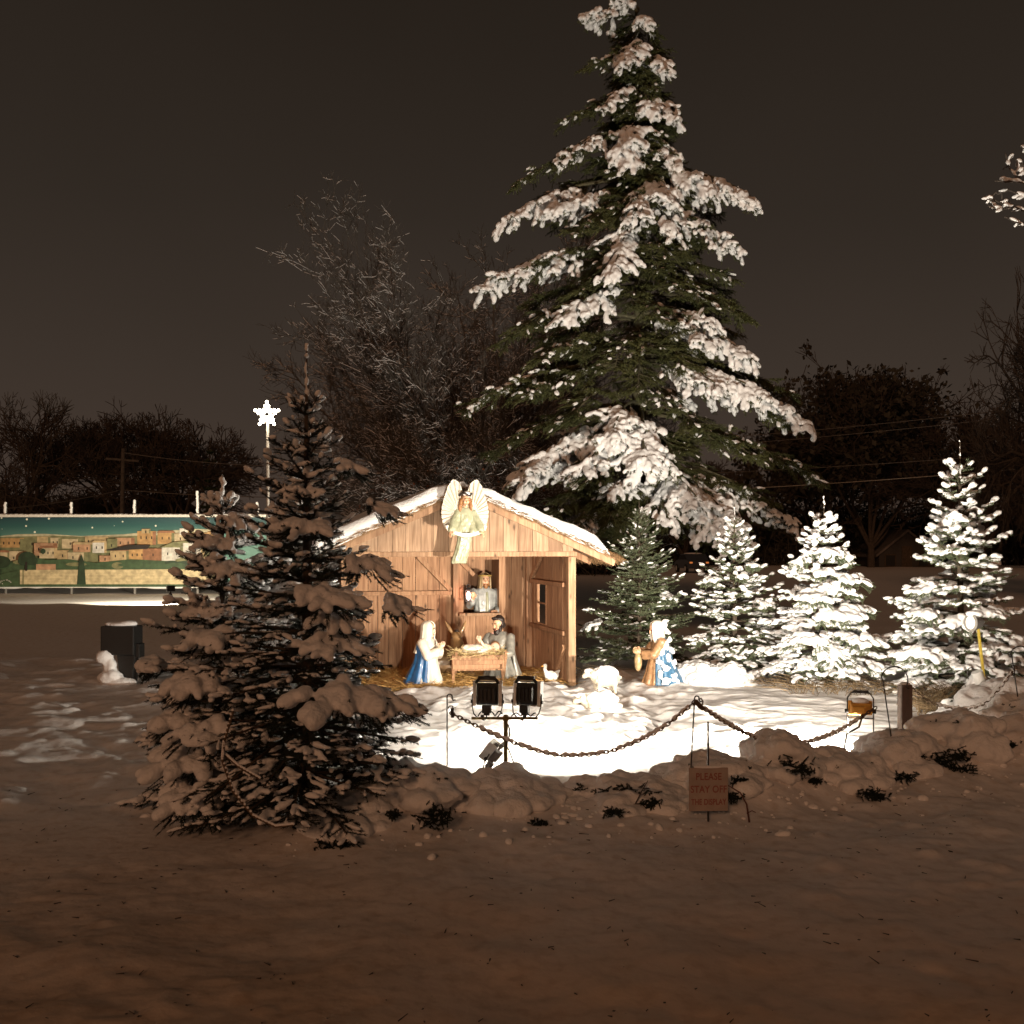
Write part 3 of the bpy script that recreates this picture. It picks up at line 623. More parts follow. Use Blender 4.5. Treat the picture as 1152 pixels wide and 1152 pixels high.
# manger and child
mp_ = at_st(537, 16.95, .03)
o = thing('manger', 'rough wooden manger on crossed legs filled with straw', 'manger', mp_, R(6))
L_ = .80
def slat(name, b): return board_attr(b.build(name, M['wood_in'], o, bevel=.004), 6)
for sgn in (-1, 1):
    b = MB()
    for k in range(3):
        z = .26 + k * .075; b.bar((-L_ / 2, sgn * (.09 + k * .05), z), (L_ / 2, sgn * (.09 + k * .05), z + .004), .02, .07)
    slat('side_panel', b)
for x in (-L_ / 2 + .02, L_ / 2 - .02):
    b = MB(); b.prism([(x - .01, .23), (x + .01, .23), (x + .012, .46), (x - .012, .46)], -.16, .16); slat('end_panel', b)
    slat('leg', MB().bar((x, -.26, 0), (x, .22, .50), .04, .05)); slat('leg', MB().bar((x + .045, .26, 0), (x + .045, -.22, .50), .04, .05))
slat('floor_board', MB().box((0, 0, .215), (L_ - .06, .2, .02)))
b = MB(); N = 900; p0 = np.stack([rng.uniform(-L_ / 2, L_ / 2, N), rng.normal(0, .11, N), .40 + rng.random(N) * .12], 1); a = rng.random(N) * 6.28; d = np.stack([np.cos(a) * .11, np.sin(a) * .09, rng.normal(0, .04, N)], 1)
b.tubes(p0, p0 + d, .004, .003, 3); b.ell((0, 0, .38), (.38, .15, .09)); b.build('straw_bedding', mat('straw_pale', (.62, .46, .22), .7, var=.4, vscale=20), o)
o2 = thing('infant_figure', 'painted infant figure in pale wrap lying in the manger', 'nativity figure', (mp_[0], mp_[1], mp_[2] + .50), R(6))
b = MB(); b.ell((.27, -.03, .055), (.072, .070, .078)); b.ell((.27, -.098, .05), (.012, .012, .012)); b.cap((.18, -.02, .03), (.22, -.02, .04), .04, .035); b.cap((-.10, 0, .02), (.16, -.01, .03), .07, .075)
b.limb([(.15, -.07, .05), (.08, -.12, .10), (.04, -.12, .17)], [.028, .024, .018]); hand(b, (.04, -.12, .17), (-.1, 0, 1), (0, -1, 0), .5); b.limb([(.15, .05, .06), (.07, .08, .11), (.02, .06, .16)], [.028, .024, .018]); hand(b, (.02, .06, .16), (-.2, 0, 1), (0, -1, 0), .5)
b.voxel('body', SKIN2, o2, .006, 3); b = MB(); b.cap((-.18, 0, .02), (.12, -.01, .03), .078, .088); b.voxel('wrap', c_white, o2, .009, 3, .006, 18)
f = MB(); f.ell((.245, -.095, .075), (.009, .006, .006)); f.ell((.295, -.095, .075), (.009, .006, .006)); f.build('eye_paint', PAINT, o2, smooth=True)
MB().ell((.275, .0, .085), (.070, .066, .062)).build('hair', HAIRB, o2, smooth=True)

# donkey lying behind the manger
o = thing('donkey_figure', 'painted brown donkey with long ears lying behind the manger', 'animal figure', at_st(513, 17.5, .02), R(8))
b = MB(); b.ell((-.18, .30, .26), (.46, .26, .24)); b.limb([(.05, .14, .34), (.03, .02, .52), (.0, -.06, .64)], [.16, .12, .10]); b.ell((0, -.08, .70), (.088, .10, .10)); b.limb([(0, -.10, .68), (.0, -.22, .56), (0, -.27, .49)], [.085, .066, .058]); b.ell((0, -.28, .485), (.06, .055, .05))
b.limb([(.2, .05, .14), (.28, -.16, .07), (.10, -.26, .05)], [.08, .05, .04]); b.limb([(-.1, .05, .12), (-.12, -.16, .07), (-.28, -.22, .05)], [.08, .05, .04])
for q in (-1, 1): b.limb([(q * .06, -.04, .77), (q * .12, -.02, .86), (q * .17 - .01, -.01, .97)], [.026, .032, .008])
b.voxel('body', mat('donkey_coat', (.30, .17, .07), .45, col2=(.12, .065, .03), vscale=6, coat=.3), o, .011, 3, .003, 20)
MB().ell((0, -.315, .49), (.052, .03, .042)).build('muzzle', mat('donkey_muzzle', (.62, .50, .32), .4), o, smooth=True)
f = MB()
for q in (-1, 1): f.ell((q * .072, -.135, .70), (.012, .014, .014)); f.ell((q * .022, -.342, .497), (.009, .006, .012))
f.build('eye_paint', PAINT, o, smooth=True)
b = MB(); b.limb([(0, -.06, .80), (0, .06, .70), (.02, .16, .52)], [.035, .04, .04]); b.voxel('mane', HAIRD, o, .01, 2, .01, 40)

# goose by the right post
o = thing('goose_figure', 'small white goose figure standing by the right post of the stable', 'animal figure', at_st(619, 17.1, .015), R(-55))
b = MB(); b.ell((0, .02, .14), (.075, .125, .085), (R(-14), 0, 0)); b.limb([(0, -.07, .18), (0, -.105, .25), (0, -.09, .30)], [.04, .027, .027]); b.ell((0, -.10, .31), (.03, .038, .03)); b.limb([(0, .11, .17), (0, .18, .215)], [.045, .016])
for q in (-1, 1): b.ell((q * .065, .03, .15), (.022, .095, .055)); b.cap((q * .03, .01, .07), (q * .03, .0, 0.012), .012, .01); b.ell((q * .03, -.02, .008), (.022, .03, .008))
b.voxel('body', mat('goose_white', (.76, .74, .70), .45, var=.1), o, .007, 3)
MB().cap((0, -.135, .305), (0, -.165, .30), .013, .008).build('beak', M['yellow'], o, smooth=True)
f = MB(); f.ell((-.027, -.11, .318), .006); f.ell((.027, -.11, .318), .006); f.build('eye_paint', PAINT, o, smooth=True)

# sheep
def sheep(loc, rz, s, label, snow):
    o = thing('sheep_figure', label, 'animal figure', loc, rz, 'sheep figures lying in the snow'); o.scale = (s,) * 3
    b = MB(); b.ell((0, 0, .27), (.17, .27, .17)); b.ell((0, -.1, .29), (.16, .15, .15)); b.limb([(0, -.2, .32), (0, -.30, .37)], [.10, .08]); b.limb([(0, -.31, .38), (0, -.42, .32)], [.075, .045])
    for q in (-1, 1):
        b.ell((q * .085, -.31, .39), (.05, .02, .025), (0, R(q * 25), 0), 2)
        for y in (-.15, .16): b.limb([(q * .09, y, .2), (q * .09, y - .01, .1), (q * .09, y, .0)], [.055, .035, .032])
    for k in range(70):
        a, c = rng.random() * 6.28, rng.uniform(-.3, 1); sn_ = math.sqrt(1 - c * c); b.ell((.16 * sn_ * math.cos(a), .25 * sn_ * math.sin(a), .27 + .16 * c), .035, sub=2)
    b.ell((0, .28, .27), (.03, .05, .04)); b.voxel('body', mat('sheep_wool', (.46, .41, .33), .6, var=.15, vscale=18), o, .011, 2)
    f = MB(); f.ell((-.05, -.365, .375), .01); f.ell((.05, -.365, .375), .01); f.ell((0, -.455, .315), (.018, .01, .012)); f.build('eye_paint', PAINT, o, smooth=True)
    if snow:
        b = MB()
        for k in range(34):
            a, c = rng.random() * 6.28, rng.uniform(.35, 1); sn_ = math.sqrt(1 - c * c); b.ell((.15 * sn_ * math.cos(a), .24 * sn_ * math.sin(a), .29 + .17 * c), (.06, .06, .05), sub=2)
        b.ell((0, .02, .35), (.15, .23, .14)); b.ell((0, .06, .10 if s > .84 else .36), (.26, .34, .16) if s > .84 else (.13, .2, .09)); b.ell((0, -.33, .41), (.07, .09, .05)); b.voxel('snow_cap', M['snow'], o, .014, 4)
    return o
sheep(at_st(681, 16.1, -.03), R(-72), .80, 'snow-dusted sheep figure standing beside the right post of the stable', True)
sheep(at_st(677, 14.7, -.17), R(-100), .86, 'sheep figure buried under a smooth mound of snow in the lit yard', True)

# angel hung on the gable
ag = SL(-1.78, -.45, 0); AO = thing('angel_figure', 'winged angel figure in sage robe holding a blank banner, hung on the gable', 'nativity figure', (ag[0], ag[1], .33), SR); AO.scale = (.88, .88, .88)
b = MB(); T, m_ = head_prims(b, (0, -.07, 2.865), .86, R(6), R(14)); b.cap((0, -.03, 2.70), (0, -.05, 2.80), .05, .045); b.shell([(2.25, .0, -.02, .12, .08), (2.5, 0, -.03, .11, .08), (2.66, 0, -.03, .13, .075), (2.73, 0, -.03, .07, .05)], n=30)
for q in (-1, 1):
    b.limb([(q * .12, -.03, 2.66), (q * .20, -.07, 2.50), (q * .25, -.14, 2.36)], [.05, .042, .028]); hand(b, (q * .25, -.14, 2.36), (q * .35, -.35, -.75), (q * .8, -.5, .2), .95, -q)
b.voxel('body', SKIN, AO, .0075, 3); face_paint(AO, T, .86)
b = MB(); b.shell([(1.80, -.10, .02, .125, .06), (1.86, -.09, .015, .135, .075), (2.02, -.045, .0, .125, .085), (2.2, -.01, -.02, .125, .09), (2.42, 0, -.03, .130, .10), (2.58, 0, -.035, .130, .095), (2.68, 0, -.03, .125, .085), (2.74, 0, -.03, .07, .055)], n=72, m=44, folds=9, amp=.06, grow=.6, tw=1.5)
for q in (-1, 1):
    b.limb([(q * .12, -.03, 2.66), (q * .20, -.07, 2.50), (q * .245, -.12, 2.37)], [.07, .07, .075]); b.limb([(q * .12, -.02, 2.55), (q * .22, -.07, 2.33)], [.07, .075]); b.limb([(q * .10, -.05, 2.45), (q * .12, -.09, 2.33)], [.07, .08])
b.voxel('robe', c_green, AO, .009, 3, .006, 16)
b = MB(); t = np.linspace(-1, 1, 41); pts = np.stack([t * .30, -.175 + .04 * t * t, 2.275 + .085 * t * t], 1)
V_ = []; 
for p_ in pts:
    for dz in (-.03, .03):
        for dy in (-.006, .006): V_.append(p_ + (0, dy, dz))
V_ = np.array(V_); k = np.arange(40) * 4; b.add(V_, np.concatenate([np.stack([k, k + 4, k + 6, k + 2], 1), np.stack([k + 1, k + 3, k + 7, k + 5], 1), np.stack([k + 2, k + 6, k + 7, k + 3], 1), np.stack([k, k + 1, k + 5, k + 4], 1)]))
for q in (-1, 1): b.box((q * .315, -.13, 2.395), (.05, .014, .085), (0, R(q * 20), 0))
b.build('banner', cloth('banner_white', (.74, .68, .54), .1), AO, smooth=False)
b = MB(); b.ell((0, -.035, 2.885), (.085, .085, .088)); b.limb([(-.075, -.07, 2.86), (-.095, -.075, 2.76), (-.10, -.08, 2.67)], [.035, .04, .022]); b.limb([(.075, -.07, 2.86), (.09, -.075, 2.76), (.09, -.08, 2.69)], [.03, .034, .02]); b.voxel('hair', HAIRB, AO, .008, 2, .004, 40)
MB().path([(.098 * math.cos(t), -.035 + .098 * math.sin(t), 2.955 + .02 * math.cos(3 * t)) for t in np.linspace(0, 6.283, 40)[:-1]], .02, 7, closed=True).build('wreath', HAIRD, AO, smooth=True)
b = MB(); b.ell((.012, -.075, 2.965), (.068, .064, .045)); b.ell((.03, -.07, 2.94), (.05, .065, .05)); b.voxel('snow_cap', M['snow'], AO, .009, 4)
c_wing = mat('wing_paint', (.60, .55, .47), .4, var=.12, vscale=12, coat=.3)
def wing(q):
    na, nr = 150, 26; th = np.linspace(R(62), R(262), na); u = np.linspace(0.02, 1, nr)
    tab_a = np.radians([62, 76, 88, 98, 104, 114, 130, 150, 170, 190, 215, 240, 262]); tab_r = [.20, .34, .50, .58, .59, .54, .45, .40, .385, .375, .38, .34, .2]
    Rr = np.interp(th, tab_a, tab_r) * (1 + .022 * np.abs(np.sin(th * 13)))
    A, Uu = np.meshgrid(th, u, indexing='ij'); x = np.cos(A) * Rr[:, None] * Uu * .78; z = np.sin(A) * Rr[:, None] * Uu
    rid = .020 * np.sin(A * 30) * sstep(.30, .45, Uu) * (Uu < .97) + .010 * np.sin(A * 13 + Uu * 22) * (1 - sstep(.25, .45, Uu))
    y = -.03 - .05 * (1 - Uu) - rid
    V1 = np.stack([x, y, z], -1).reshape(-1, 3); V2 = V1 + (0, .03, 0); i = np.arange(na - 1)[:, None]; j = np.arange(nr - 1)[None]
    f = np.stack([i * nr + j, i * nr + j + 1, (i + 1) * nr + j + 1, (i + 1) * nr + j], -1).reshape(-1, 4); o_ = na * nr
    k = np.arange(na - 1) * nr + nr - 1; sk = np.stack([k, k + nr, k + nr + o_, k + o_], 1)
    e1 = np.arange(nr - 1); e2 = e1 + (na - 1) * nr
    allV = np.concatenate([V1, V2]); allV[:, 0] = allV[:, 0] * (1 if q < 0 else -1)
    b = MB(); b.add(allV + (q * .10, .0, 2.62), [f, f[:, ::-1] + o_, sk, np.stack([e1, e1 + o_, e1 + 1 + o_, e1 + 1], 1), np.stack([e2, e2 + 1, e2 + 1 + o_, e2 + o_], 1)]); return b.build('wing', c_wing, AO, smooth=True)
wing(-1); wing(1)

# kneeling figure in the snow by the fir on the right
o, T = figure('snowy_kneeling_figure', 'painted kneeling figure in blue and white cloak dusted with snow, below the firs', 'nativity figure', at_st(741, 17.3, .0), R(-84), 1.03,
              KNEEL, [((-.16, .01, .67), (-.20, -.13, .50), (-.06, -.27, .52), (.2, -.8, .3), (-1, 0, .3), 1), ((.16, .01, .67), (.20, -.12, .48), (.06, -.27, .50), (-.2, -.8, .3), (1, 0, .3), -1)],
              (0, -.05, .865), dict(skin=SKIN, robe=c_brown), .98, 0, R(24))
veil(o, (0, -.05, .865), 1.0, c_veil, .34, .12)
MB().shell([(.02, 0, .09, .28, .31), (.2, 0, .06, .24, .25), (.38, 0, .03, .205, .19), (.55, 0, .02, .21, .155), (.66, 0, .015, .205, .138), (.735, 0, .02, .115, .095)], a0=-38, a1=218, n=66, m=36, thick=.018, folds=10, amp=.055, grow=.8).build('cloak', cloth('cloak_sky_blue', (0.055, .150, .27), .45), o, smooth=True)
b = MB()
for z, a, rr, h, wd in ((.83, 60, .13, .05, .06), (.92, 90, .09, .06, .06), (.97, 60, .07, .04, .06), (.70, 40, .19, .05, .09), (.62, 10, .21, .09, .07), (.52, -12, .215, .08, .06), (.44, 22, .215, .10, .05), (.38, -22, .23, .05, .08), (.28, 8, .255, .07, .10), (.20, -18, .27, .09, .05), (.10, 4, .29, .06, .12), (.14, 40, .29, .09, .10), (.33, 55, .22, .08, .09), (.55, 70, .19, .07, .09)):
    wd *= .62; h *= .75; b.ell((rr * math.cos(R(a)), .03 + rr * .85 * math.sin(R(a)), z), (.034, wd, h), (0, 0, R(a)))
    for q_ in range(4): b.ell((rr * math.cos(R(a)) * .99, .03 + rr * .85 * math.sin(R(a)) + rng.uniform(-1, 1) * wd, z + rng.uniform(-1.1, .9) * h), (.03, wd * rng.uniform(.3, .6), h * rng.uniform(.3, .7)), (0, 0, R(a)))
b.voxel('snow_patches', M['snow'], o, .010, 2, .014, 14)
MB().ell((0, -.32, .36), (.075, .06, .15)).ell((0, -.36, .53), (.05, .05, .05)).voxel('bundle', c_tan, o, .01, 3, .005, 16)

# ------------------------------------------------------------------ floodlights and other equipment
def area_light(parent, w, h, power, loc, rot, spread=150, col=FLOOD_COL):
    ld = bpy.data.lights.new('flood_beam', 'AREA'); ld.shape = 'RECTANGLE'; ld.size = w; ld.size_y = h; ld.energy = power; ld.color = col; ld.spread = R(spread)
    lo = bpy.data.objects.new('flood_beam', ld); C.objects.link(lo); lo.parent = parent; lo.location = loc; lo.rotation_euler = rot; return lo
SD = 9.9; sp0 = G(569, SD); s_z = gz(sp0[0], sp0[1])
o = thing('floodlight_stand', 'thin brass pole with crossbar carrying the pair of floodlights', 'light stand', (sp0[0], sp0[1], 0))
ct = P(0, 808, SD)[2]
MB().tubes([(0, 0, s_z - .15)], [(0, 0, ct + .03)], .021, .019, 12, cap=True).build('pole', M['brass'], o, smooth=True)
b = MB(); b.box((-.01, 0, ct), (.60, .03, .022)); b.box((0, 0, ct), (.05, .05, .04)); b.build('crossbar', M['brass'], o, bevel=.003)
b = MB()
for x in (-.21, .17): b.tubes([(x, 0, ct + .01)], [(x, 0, ct + .03)], .018, .018, 10, cap=True)
b.build('clamp', M['iron'], o)
MB().path([(.02 + .015 * math.sin(t * 9), -.025, ct - .05 - t * .42) if t < .5 else (.02 + (t - .5) * .16, -.03, ct - .05 - t * .42) for t in np.linspace(0, 1, 24)], .007, 6).build('cable', M['black'], o, smooth=True)
b = MB(); b.path([(.0, -.015, s_z + z) for z in (.12, .16)], .03, 8); b.build('tape', M['white_paint'], o)
b = MB(); b.path([(-.25 + .22 * t, -.02, ct + .02 + .045 * abs(math.sin(t * 9))) for t in np.linspace(0, 1, 30)], .006, 5); b.path([(.05 + .22 * t, -.02, ct + .02 + .03 * abs(math.sin(t * 8))) for t in np.linspace(0, 1, 30)], .006, 5); b.build('lead', M['black'], o, smooth=True)
def flood_head(name, label, loc, rz, tilt, w, h, power, group=None, col=M['black'], spread=150, cat='floodlight'):
    """back towards -y, beam towards +y"""
    o = thing(name, label, cat, loc, rz, group); o.rotation_euler = (tilt, 0, rz)
    b = MB(); b.box((0, .035, 0), (w * .80, .05, h * .86)); b.box((0, -.01, -.01), (w * .62, .06, h * .62)); 
    for k in range(5): b.box((-w * .3 + k * w * .15, -.045, .0), (.006, .03, h * .55))
    b.box((0, -.03, -h * .60), (w * .34, .06, h * .30)); b.box((0, -.03, -h * .78), (w * .22, .05, h * .12)); b.build('housing', col, o, bevel=.006)
    b = MB()
    for s_ in (-1, 1): b.box((s_ * w * .475, .055, 0), (w * .13, .085, h * 1.02))
    b.box((0, .075, h * .475), (w * .82, .045, h * .07)); b.box((0, .075, -h * .475), (w * .82, .045, h * .07)); b.build('reflector_rim', M['silver'], o, bevel=.005)
    b = MB(); b.path([(w * .40 * math.cos(t), -.01, h * .42 + h * .26 * math.sin(t)) for t in np.linspace(0, math.pi, 18)], .013, 7); b.box((0, -.01, h * .64), (w * .66, .035, .035)); b.build('handle', col, o, smooth=False)
    b = MB()
    for s_ in (-1, 1): b.path([(s_ * w * .56, .03, .0), (s_ * w * .56, .02, -h * .5), (s_ * w * .50, .0, -h * .78), (s_ * w * .34, .0, -h * .98)], .006, 6)
    b.build('yoke', M['iron'], o, smooth=True)
    b = MB()
    for s_ in (-1, 1): b.tubes([(s_ * w * .53, .03, -h * .32)], [(s_ * w * .62, .03, -h * .32)], .016, .016, 10, cap=True)
    b.build('knob', M['iron'], o)
    MB().path([(0, -.05, -h * .8), (.0, -.05, -h * .92), (-.02, -.03, -h * 1.05), (-.06, -.01, -h * .98)], .006, 6).build('cable', M['black'], o, smooth=True)
    g = MB(); g.box((0, .062, 0), (w * .80, .004, h * .84)); g.build('lens', M['glow'], o)
    area_light(o, w * .8, h * .8, power, (0, .07, 0), (R(90), 0, 0), spread)
    return o
for px, lab, sx_ in ((548, 'black floodlight on the stand, the one in front of the manger', -1), (592, 'black floodlight on the stand, the one in front of the kneeling man', 1)):
    p = P(px, 781, SD); flood_head('floodlight', lab, (p[0], p[1] + .02, p[2]), R(-4 if sx_ < 0 else -22), R(-3), .245, .225, POW['stand'], 'floodlights on the stand', spread=110)
# flood lamp low on the pole, seen from behind
p = P(556, 848, 9.98)
o = flood_head('floodlight', 'grey ground floodlight tilted beside the foot of the brass stand', tuple(p), R(80), R(38), .19, .17, POW['low'], None, M['grey'], 170)
b = MB(); b.tubes([(0, -.02, -.17)], [(.06, -.02, -.40)], .012, .012, 8, cap=True); b.build('stake', M['iron'], o)
# yellow work light
p = P(968, 797, 11.0); zg = gz(p[0], p[1])
o = thing('work_light', 'yellow work light on a wire stand facing away towards the firs', 'work light', (p[0], p[1], 0), R(-14))
z = p[2]; b = MB(); b.box((0, .0, z), (.19, .09, .115)); b.box((-.02, -.055, z - .005), (.12, .03, .07)); b.box((0, .05, z), (.235, .02, .145)); b.build('housing', M['yellow'], o, bevel=.008)
b = MB()
b.path([(-.125, .01, z - .26), (-.125, .01, z - .05), (-.125, .01, z + .10), (-.09, .01, z + .155), (.09, .01, z + .155), (.125, .01, z + .10), (.125, .01, z - .05), (.125, .01, z - .26)], .008, 6)
b.path([(-.125, .01, z - .26), (-.14, -.12, zg)], .008, 6); b.path([(.125, .01, z - .26), (.14, -.12, zg)], .008, 6); b.path([(-.125, .01, z - .26), (-.13, .16, zg)], .008, 6); b.path([(.125, .01, z - .26), (.13, .16, zg)], .008, 6); b.path([(-.125, .01, z - .10), (.125, .01, z - .10)], .007, 6); b.build('frame', M['iron'], o, smooth=True)
b = MB(); b.box((0, .01, z + .165), (.16, .03, .03)); b.build('handle', M['black'], o, bevel=.006)
b = MB(); b.tubes([(-.15, .01, z - .03)], [(-.115, .01, z - .03)], .02, .02, 10, cap=True); b.tubes([(.15, .01, z - .03)], [(.115, .01, z - .03)], .02, .02, 10, cap=True); b.build('knob', M['black'], o)
MB().box((0, .064, z), (.17, .004, .10)).build('lens', M['glow'], o)
b = MB(); b.ell((0, 0, z + .075), (.085, .04, .035)); b.voxel('snow_cap', M['snow'], o, .008, 3)
MB().path([(.02, -.06, z - .05), (-.02, -.10, z - .17), (-.13, -.10, z - .24), (-.16, -.1, z - .38), (-.08, -.1, z - .50), (.05, -.1, z - .56)], .011, 7).build('cable', M['black'], o, smooth=True)
area_light(o, .17, .10, POW['yellow'], (0, .075, z), (R(90 + 36), 0, R(14 - 2)), 108)
# grey flood lamp lying by the work light
p = P(981, 840, 11.0); o = thing('floodlight', 'grey boxy lamp lying tilted in the snow under the yellow work light', 'floodlight', tuple(p), R(20)); o.rotation_euler = (R(10), R(14), R(20))
b = MB(); b.box((0, 0, 0), (.125, .10, .20), taper=.72); b.build('housing', M['grey'], o, bevel=.008); b = MB(); b.box((-.075, 0, .01), (.035, .08, .13)); b.box((-.085, 0, -.12), (.05, .05, .14)); b.build('bracket', M['bark'], o, bevel=.005)
MB().box((.0, .053, 0), (.10, .006, .15)).build('lens', M['glow'], o); area_light(o, .10, .15, POW['ground'], (0, .06, 0), (R(86), 0, R(22)), 160)
# small lamp on a yellow stake below the fir on the right
p = P(1094, 700, 14.2); q = P(1108, 758, 14.2)
o = thing('stake_lamp', 'small snow-capped lamp on a yellow stake before the rightmost fir', 'garden lamp', (p[0], p[1], 0))
z = p[2]; MB().bar((.16, 0, q[2] - .15), (.07, 0, z - .06), .035, .03).build('stake', M['yellow_stake'], o, bevel=.004)
b = MB(); b.tubes([(.10, .0, z)], [(-.05, -.06, z)], .07, .12, 20, cap=True); b.build('shade', M['grey'], o, smooth=False)
MB().ell((-.052, -.062, z), (.026, .075, .085), (0, 0, R(22))).build('lens', mat('stake_lamp_lens', (1, .95, .85), .4, emit=(1, .88, .70), es=.7), o, smooth=True)
b = MB(); b.ell((0.02, -.02, z + .11), (.11, .10, .05)); b.voxel('snow_cap', M['snow'], o, .01, 3)
area_light(o, .12, .12, POW['stake'], (-.10, -.09, z), (R(90), 0, R(115)), 140)
p = P(1102, 764, 13.6); o = thing('junction_can', 'grey metal can with wire bail tipped in the snow by the yellow stake', 'metal can', (p[0], p[1], p[2]), R(10)); o.rotation_euler = (0, R(-22), R(10))
MB().tubes([(0, 0, -.11)], [(0, 0, .10)], .065, .07, 20, cap=True).build('can', M['silver'], o, smooth=False); MB().path([(-.07 + .07 * math.cos(t), 0, .06 + .12 * math.sin(t)) for t in np.linspace(.6, math.pi, 14)], .006, 5).build('bail', M['iron'], o, smooth=True)

# short timber post
p = G(1018, 10.95); zt = P(0, 770, 10.95)[2]; o = thing('timber_post', 'short weathered timber post standing in the snow beside the curled hook', 'post', (p[0], p[1], 0), R(8))
board_attr(MB().box((0, 0, zt / 2 - .15), (.115, .10, zt + .3)).build('post', M['post'], o, bevel=.008), 6); b = MB(); b.ell((0, 0, zt + .005), (.055, .045, .02)); b.build('snow_cap', M['snow'], o, smooth=True)

# shepherd's hooks and the chain between them
def hook(label, px, base_y, D, top_y, curl, lean=0.0):
    g = P(px, base_y, D); zt = P(0, top_y, D)[2]; zg = min(gz(g[0], g[1]), g[2]) - .12
    o = thing('shepherd_hook', label, 'garden hook', (g[0], g[1], 0), 0, 'thin iron hooks holding the chain'); r = abs(curl); s_ = 1 if curl > 0 else -1
    pts = [(lean * (z - zg) / (zt - zg), 0, z) for z in np.linspace(zg, zt - r, 14)]
    pts += [(lean + s_ * r * (1 - math.cos(t)), 0, zt - r + r * math.sin(t)) for t in np.linspace(.2, math.pi + .5, 18)]
    pts += [(pts[-1][0] + s_ * .012, 0, pts[-1][2] - .02), (pts[-1][0] + s_ * .03, 0, pts[-1][2] - .015)]
    MB().path(pts, .0062, 7).build('rod', M['iron'], o, smooth=True)
    MB().path([(s_ * x, 0, zg + .13 + (0 if abs(x) < .07 else -.10)) for x in (-.08, -.07, .07, .08)], .006, 6).build('step_bar', M['iron'], o, smooth=True)
    return o
hook('thin black shepherd hook at the edge of the left fir, left of the floodlights', 503, 898, 9.35, 781, .022)
h2 = hook('thin black shepherd hook behind the warning sign with a knot of chain', 774, 913, 9.1, 783, .018, .055)
hook('thin black shepherd hook with a wide curl beside the timber post', 1011, 872, 10.2, 750, .125, -.165)
hook('thin black shepherd hook at the frame edge near the rightmost fir', 1152, 815, 11.3, 727, .10, -.14)
o = thing('chain_bracket', 'rusty bracket hanging from the hook at the edge of the left fir', 'bracket', tuple(P(509, 802, 9.35)))
b = MB(); b.box((0, 0, 0), (.028, .02, .08)); b.path([(-.035, 0, .035), (-.03, 0, .055), (0, 0, .06), (0.01, 0, .02)], .006, 5); b.build('bracket', M['iron'], o, bevel=.003)
def rope(label, pts, snow=(), r=.0165, name='chain', cat='chain', grp='snowy chains strung between the hooks'):
    pts = np.array(pts); t = np.linspace(0, len(pts) - 1, 220); Q = np.zeros((220, 3))
    for k, tt in enumerate(t):
        i = min(int(tt), len(pts) - 2); f = tt - i; p = [pts[max(i - 1, 0)], pts[i], pts[i + 1], pts[min(i + 2, len(pts) - 1)]]
        Q[k] = .5 * (2 * p[1] + (p[2] - p[0]) * f + (2 * p[0] - 5 * p[1] + 4 * p[2] - p[3]) * f * f + (3 * p[1] - p[0] - 3 * p[2] + p[3]) * f ** 3)
    o = thing(name, label, cat, tuple(Q[0]), 0, grp); Q = Q - Q[0]
    s = np.concatenate([[0], np.cumsum(np.linalg.norm(np.diff(Q, axis=0), axis=1))]); L = s[-1]; n = int(L / .036)
    b = MB(); ss = np.linspace(0, L, n); q = np.stack([np.interp(ss, s, Q[:, c]) for c in range(3)], 1); tg = nrm(np.gradient(q, axis=0)); u, v = frames(tg)
    for k in range(n):                                       # links, each turned a quarter against its neighbour
        w = u[k] if k % 2 else v[k]; b.path([q[k] + tg[k] * .026 * math.cos(a) + w * r * .85 * math.sin(a) for a in np.linspace(0, 6.283, 11)[:-1]], r * .36, 5, closed=True)
    b.build('links', M['rope'], o, smooth=True)
    if snow:
        b = MB()
        for a0, a1 in snow:
            m = max(2, int((a1 - a0) * L / .018)); ts = np.linspace(a0, a1, m) * L; c = np.stack([np.interp(ts, s, Q[:, cc]) for cc in range(3)], 1); c[:, 2] += r * .6
            hh = r * (1.0 + .35 * np.sin(np.arange(m) * 1.7) + .25 * rng.normal(0, 1, m)); ax = np.zeros((m, 3, 3)); ax[:, 0, 0] = .016; ax[:, 1, 1] = np.clip(hh, .008, .03); ax[:, 2, 2] = np.clip(hh, .008, .03); b.blobs(c, ax, 2)
        b.voxel('snow', M['snow'], o, .006, 2)
rope('snowy chain sagging low behind the floodlight stand', [P(509, 803, 9.35), P(560, 828, 9.4), P(610, 846, 9.4), P(645, 850, 9.35), P(690, 844, 9.3), P(740, 822, 9.2), P(781, 790, 9.1)], ((.12, .25), (.28, .43), (.45, .60), (.66, .86), (.9, .97)))
rope('snowy chain running from the warning sign to the yellow work light', [P(783, 791, 9.1), P(820, 815, 9.4), P(860, 833, 9.8), P(900, 836, 10.0), P(940, 824, 10.2), P(984, 797, 10.3)], ((.05, .3), (.33, .5), (.62, .93)))
rope('snowy chain dipping across the snow towards the right frame edge', [P(1022, 772, 11.6), P(1050, 791, 11.7), P(1082, 797, 11.7), P(1110, 789, 11.6), P(1142, 752, 11.4)], ((.3, .95),))
o = thing('chain_knot', 'bunched end of chain with a clip hooked behind the warning sign', 'chain', tuple(P(786, 793, 9.08)))
b = MB(); b.limb([(-.02, 0, .03), (.01, 0, -.01), (.03, 0, -.03)], [.016, .022, .016]); b.path([(0, 0, .04), (.02, 0, .055), (.035, 0, .03), (.03, 0, 0)], .007, 6); b.build('clip', M['rope'], o, smooth=True)

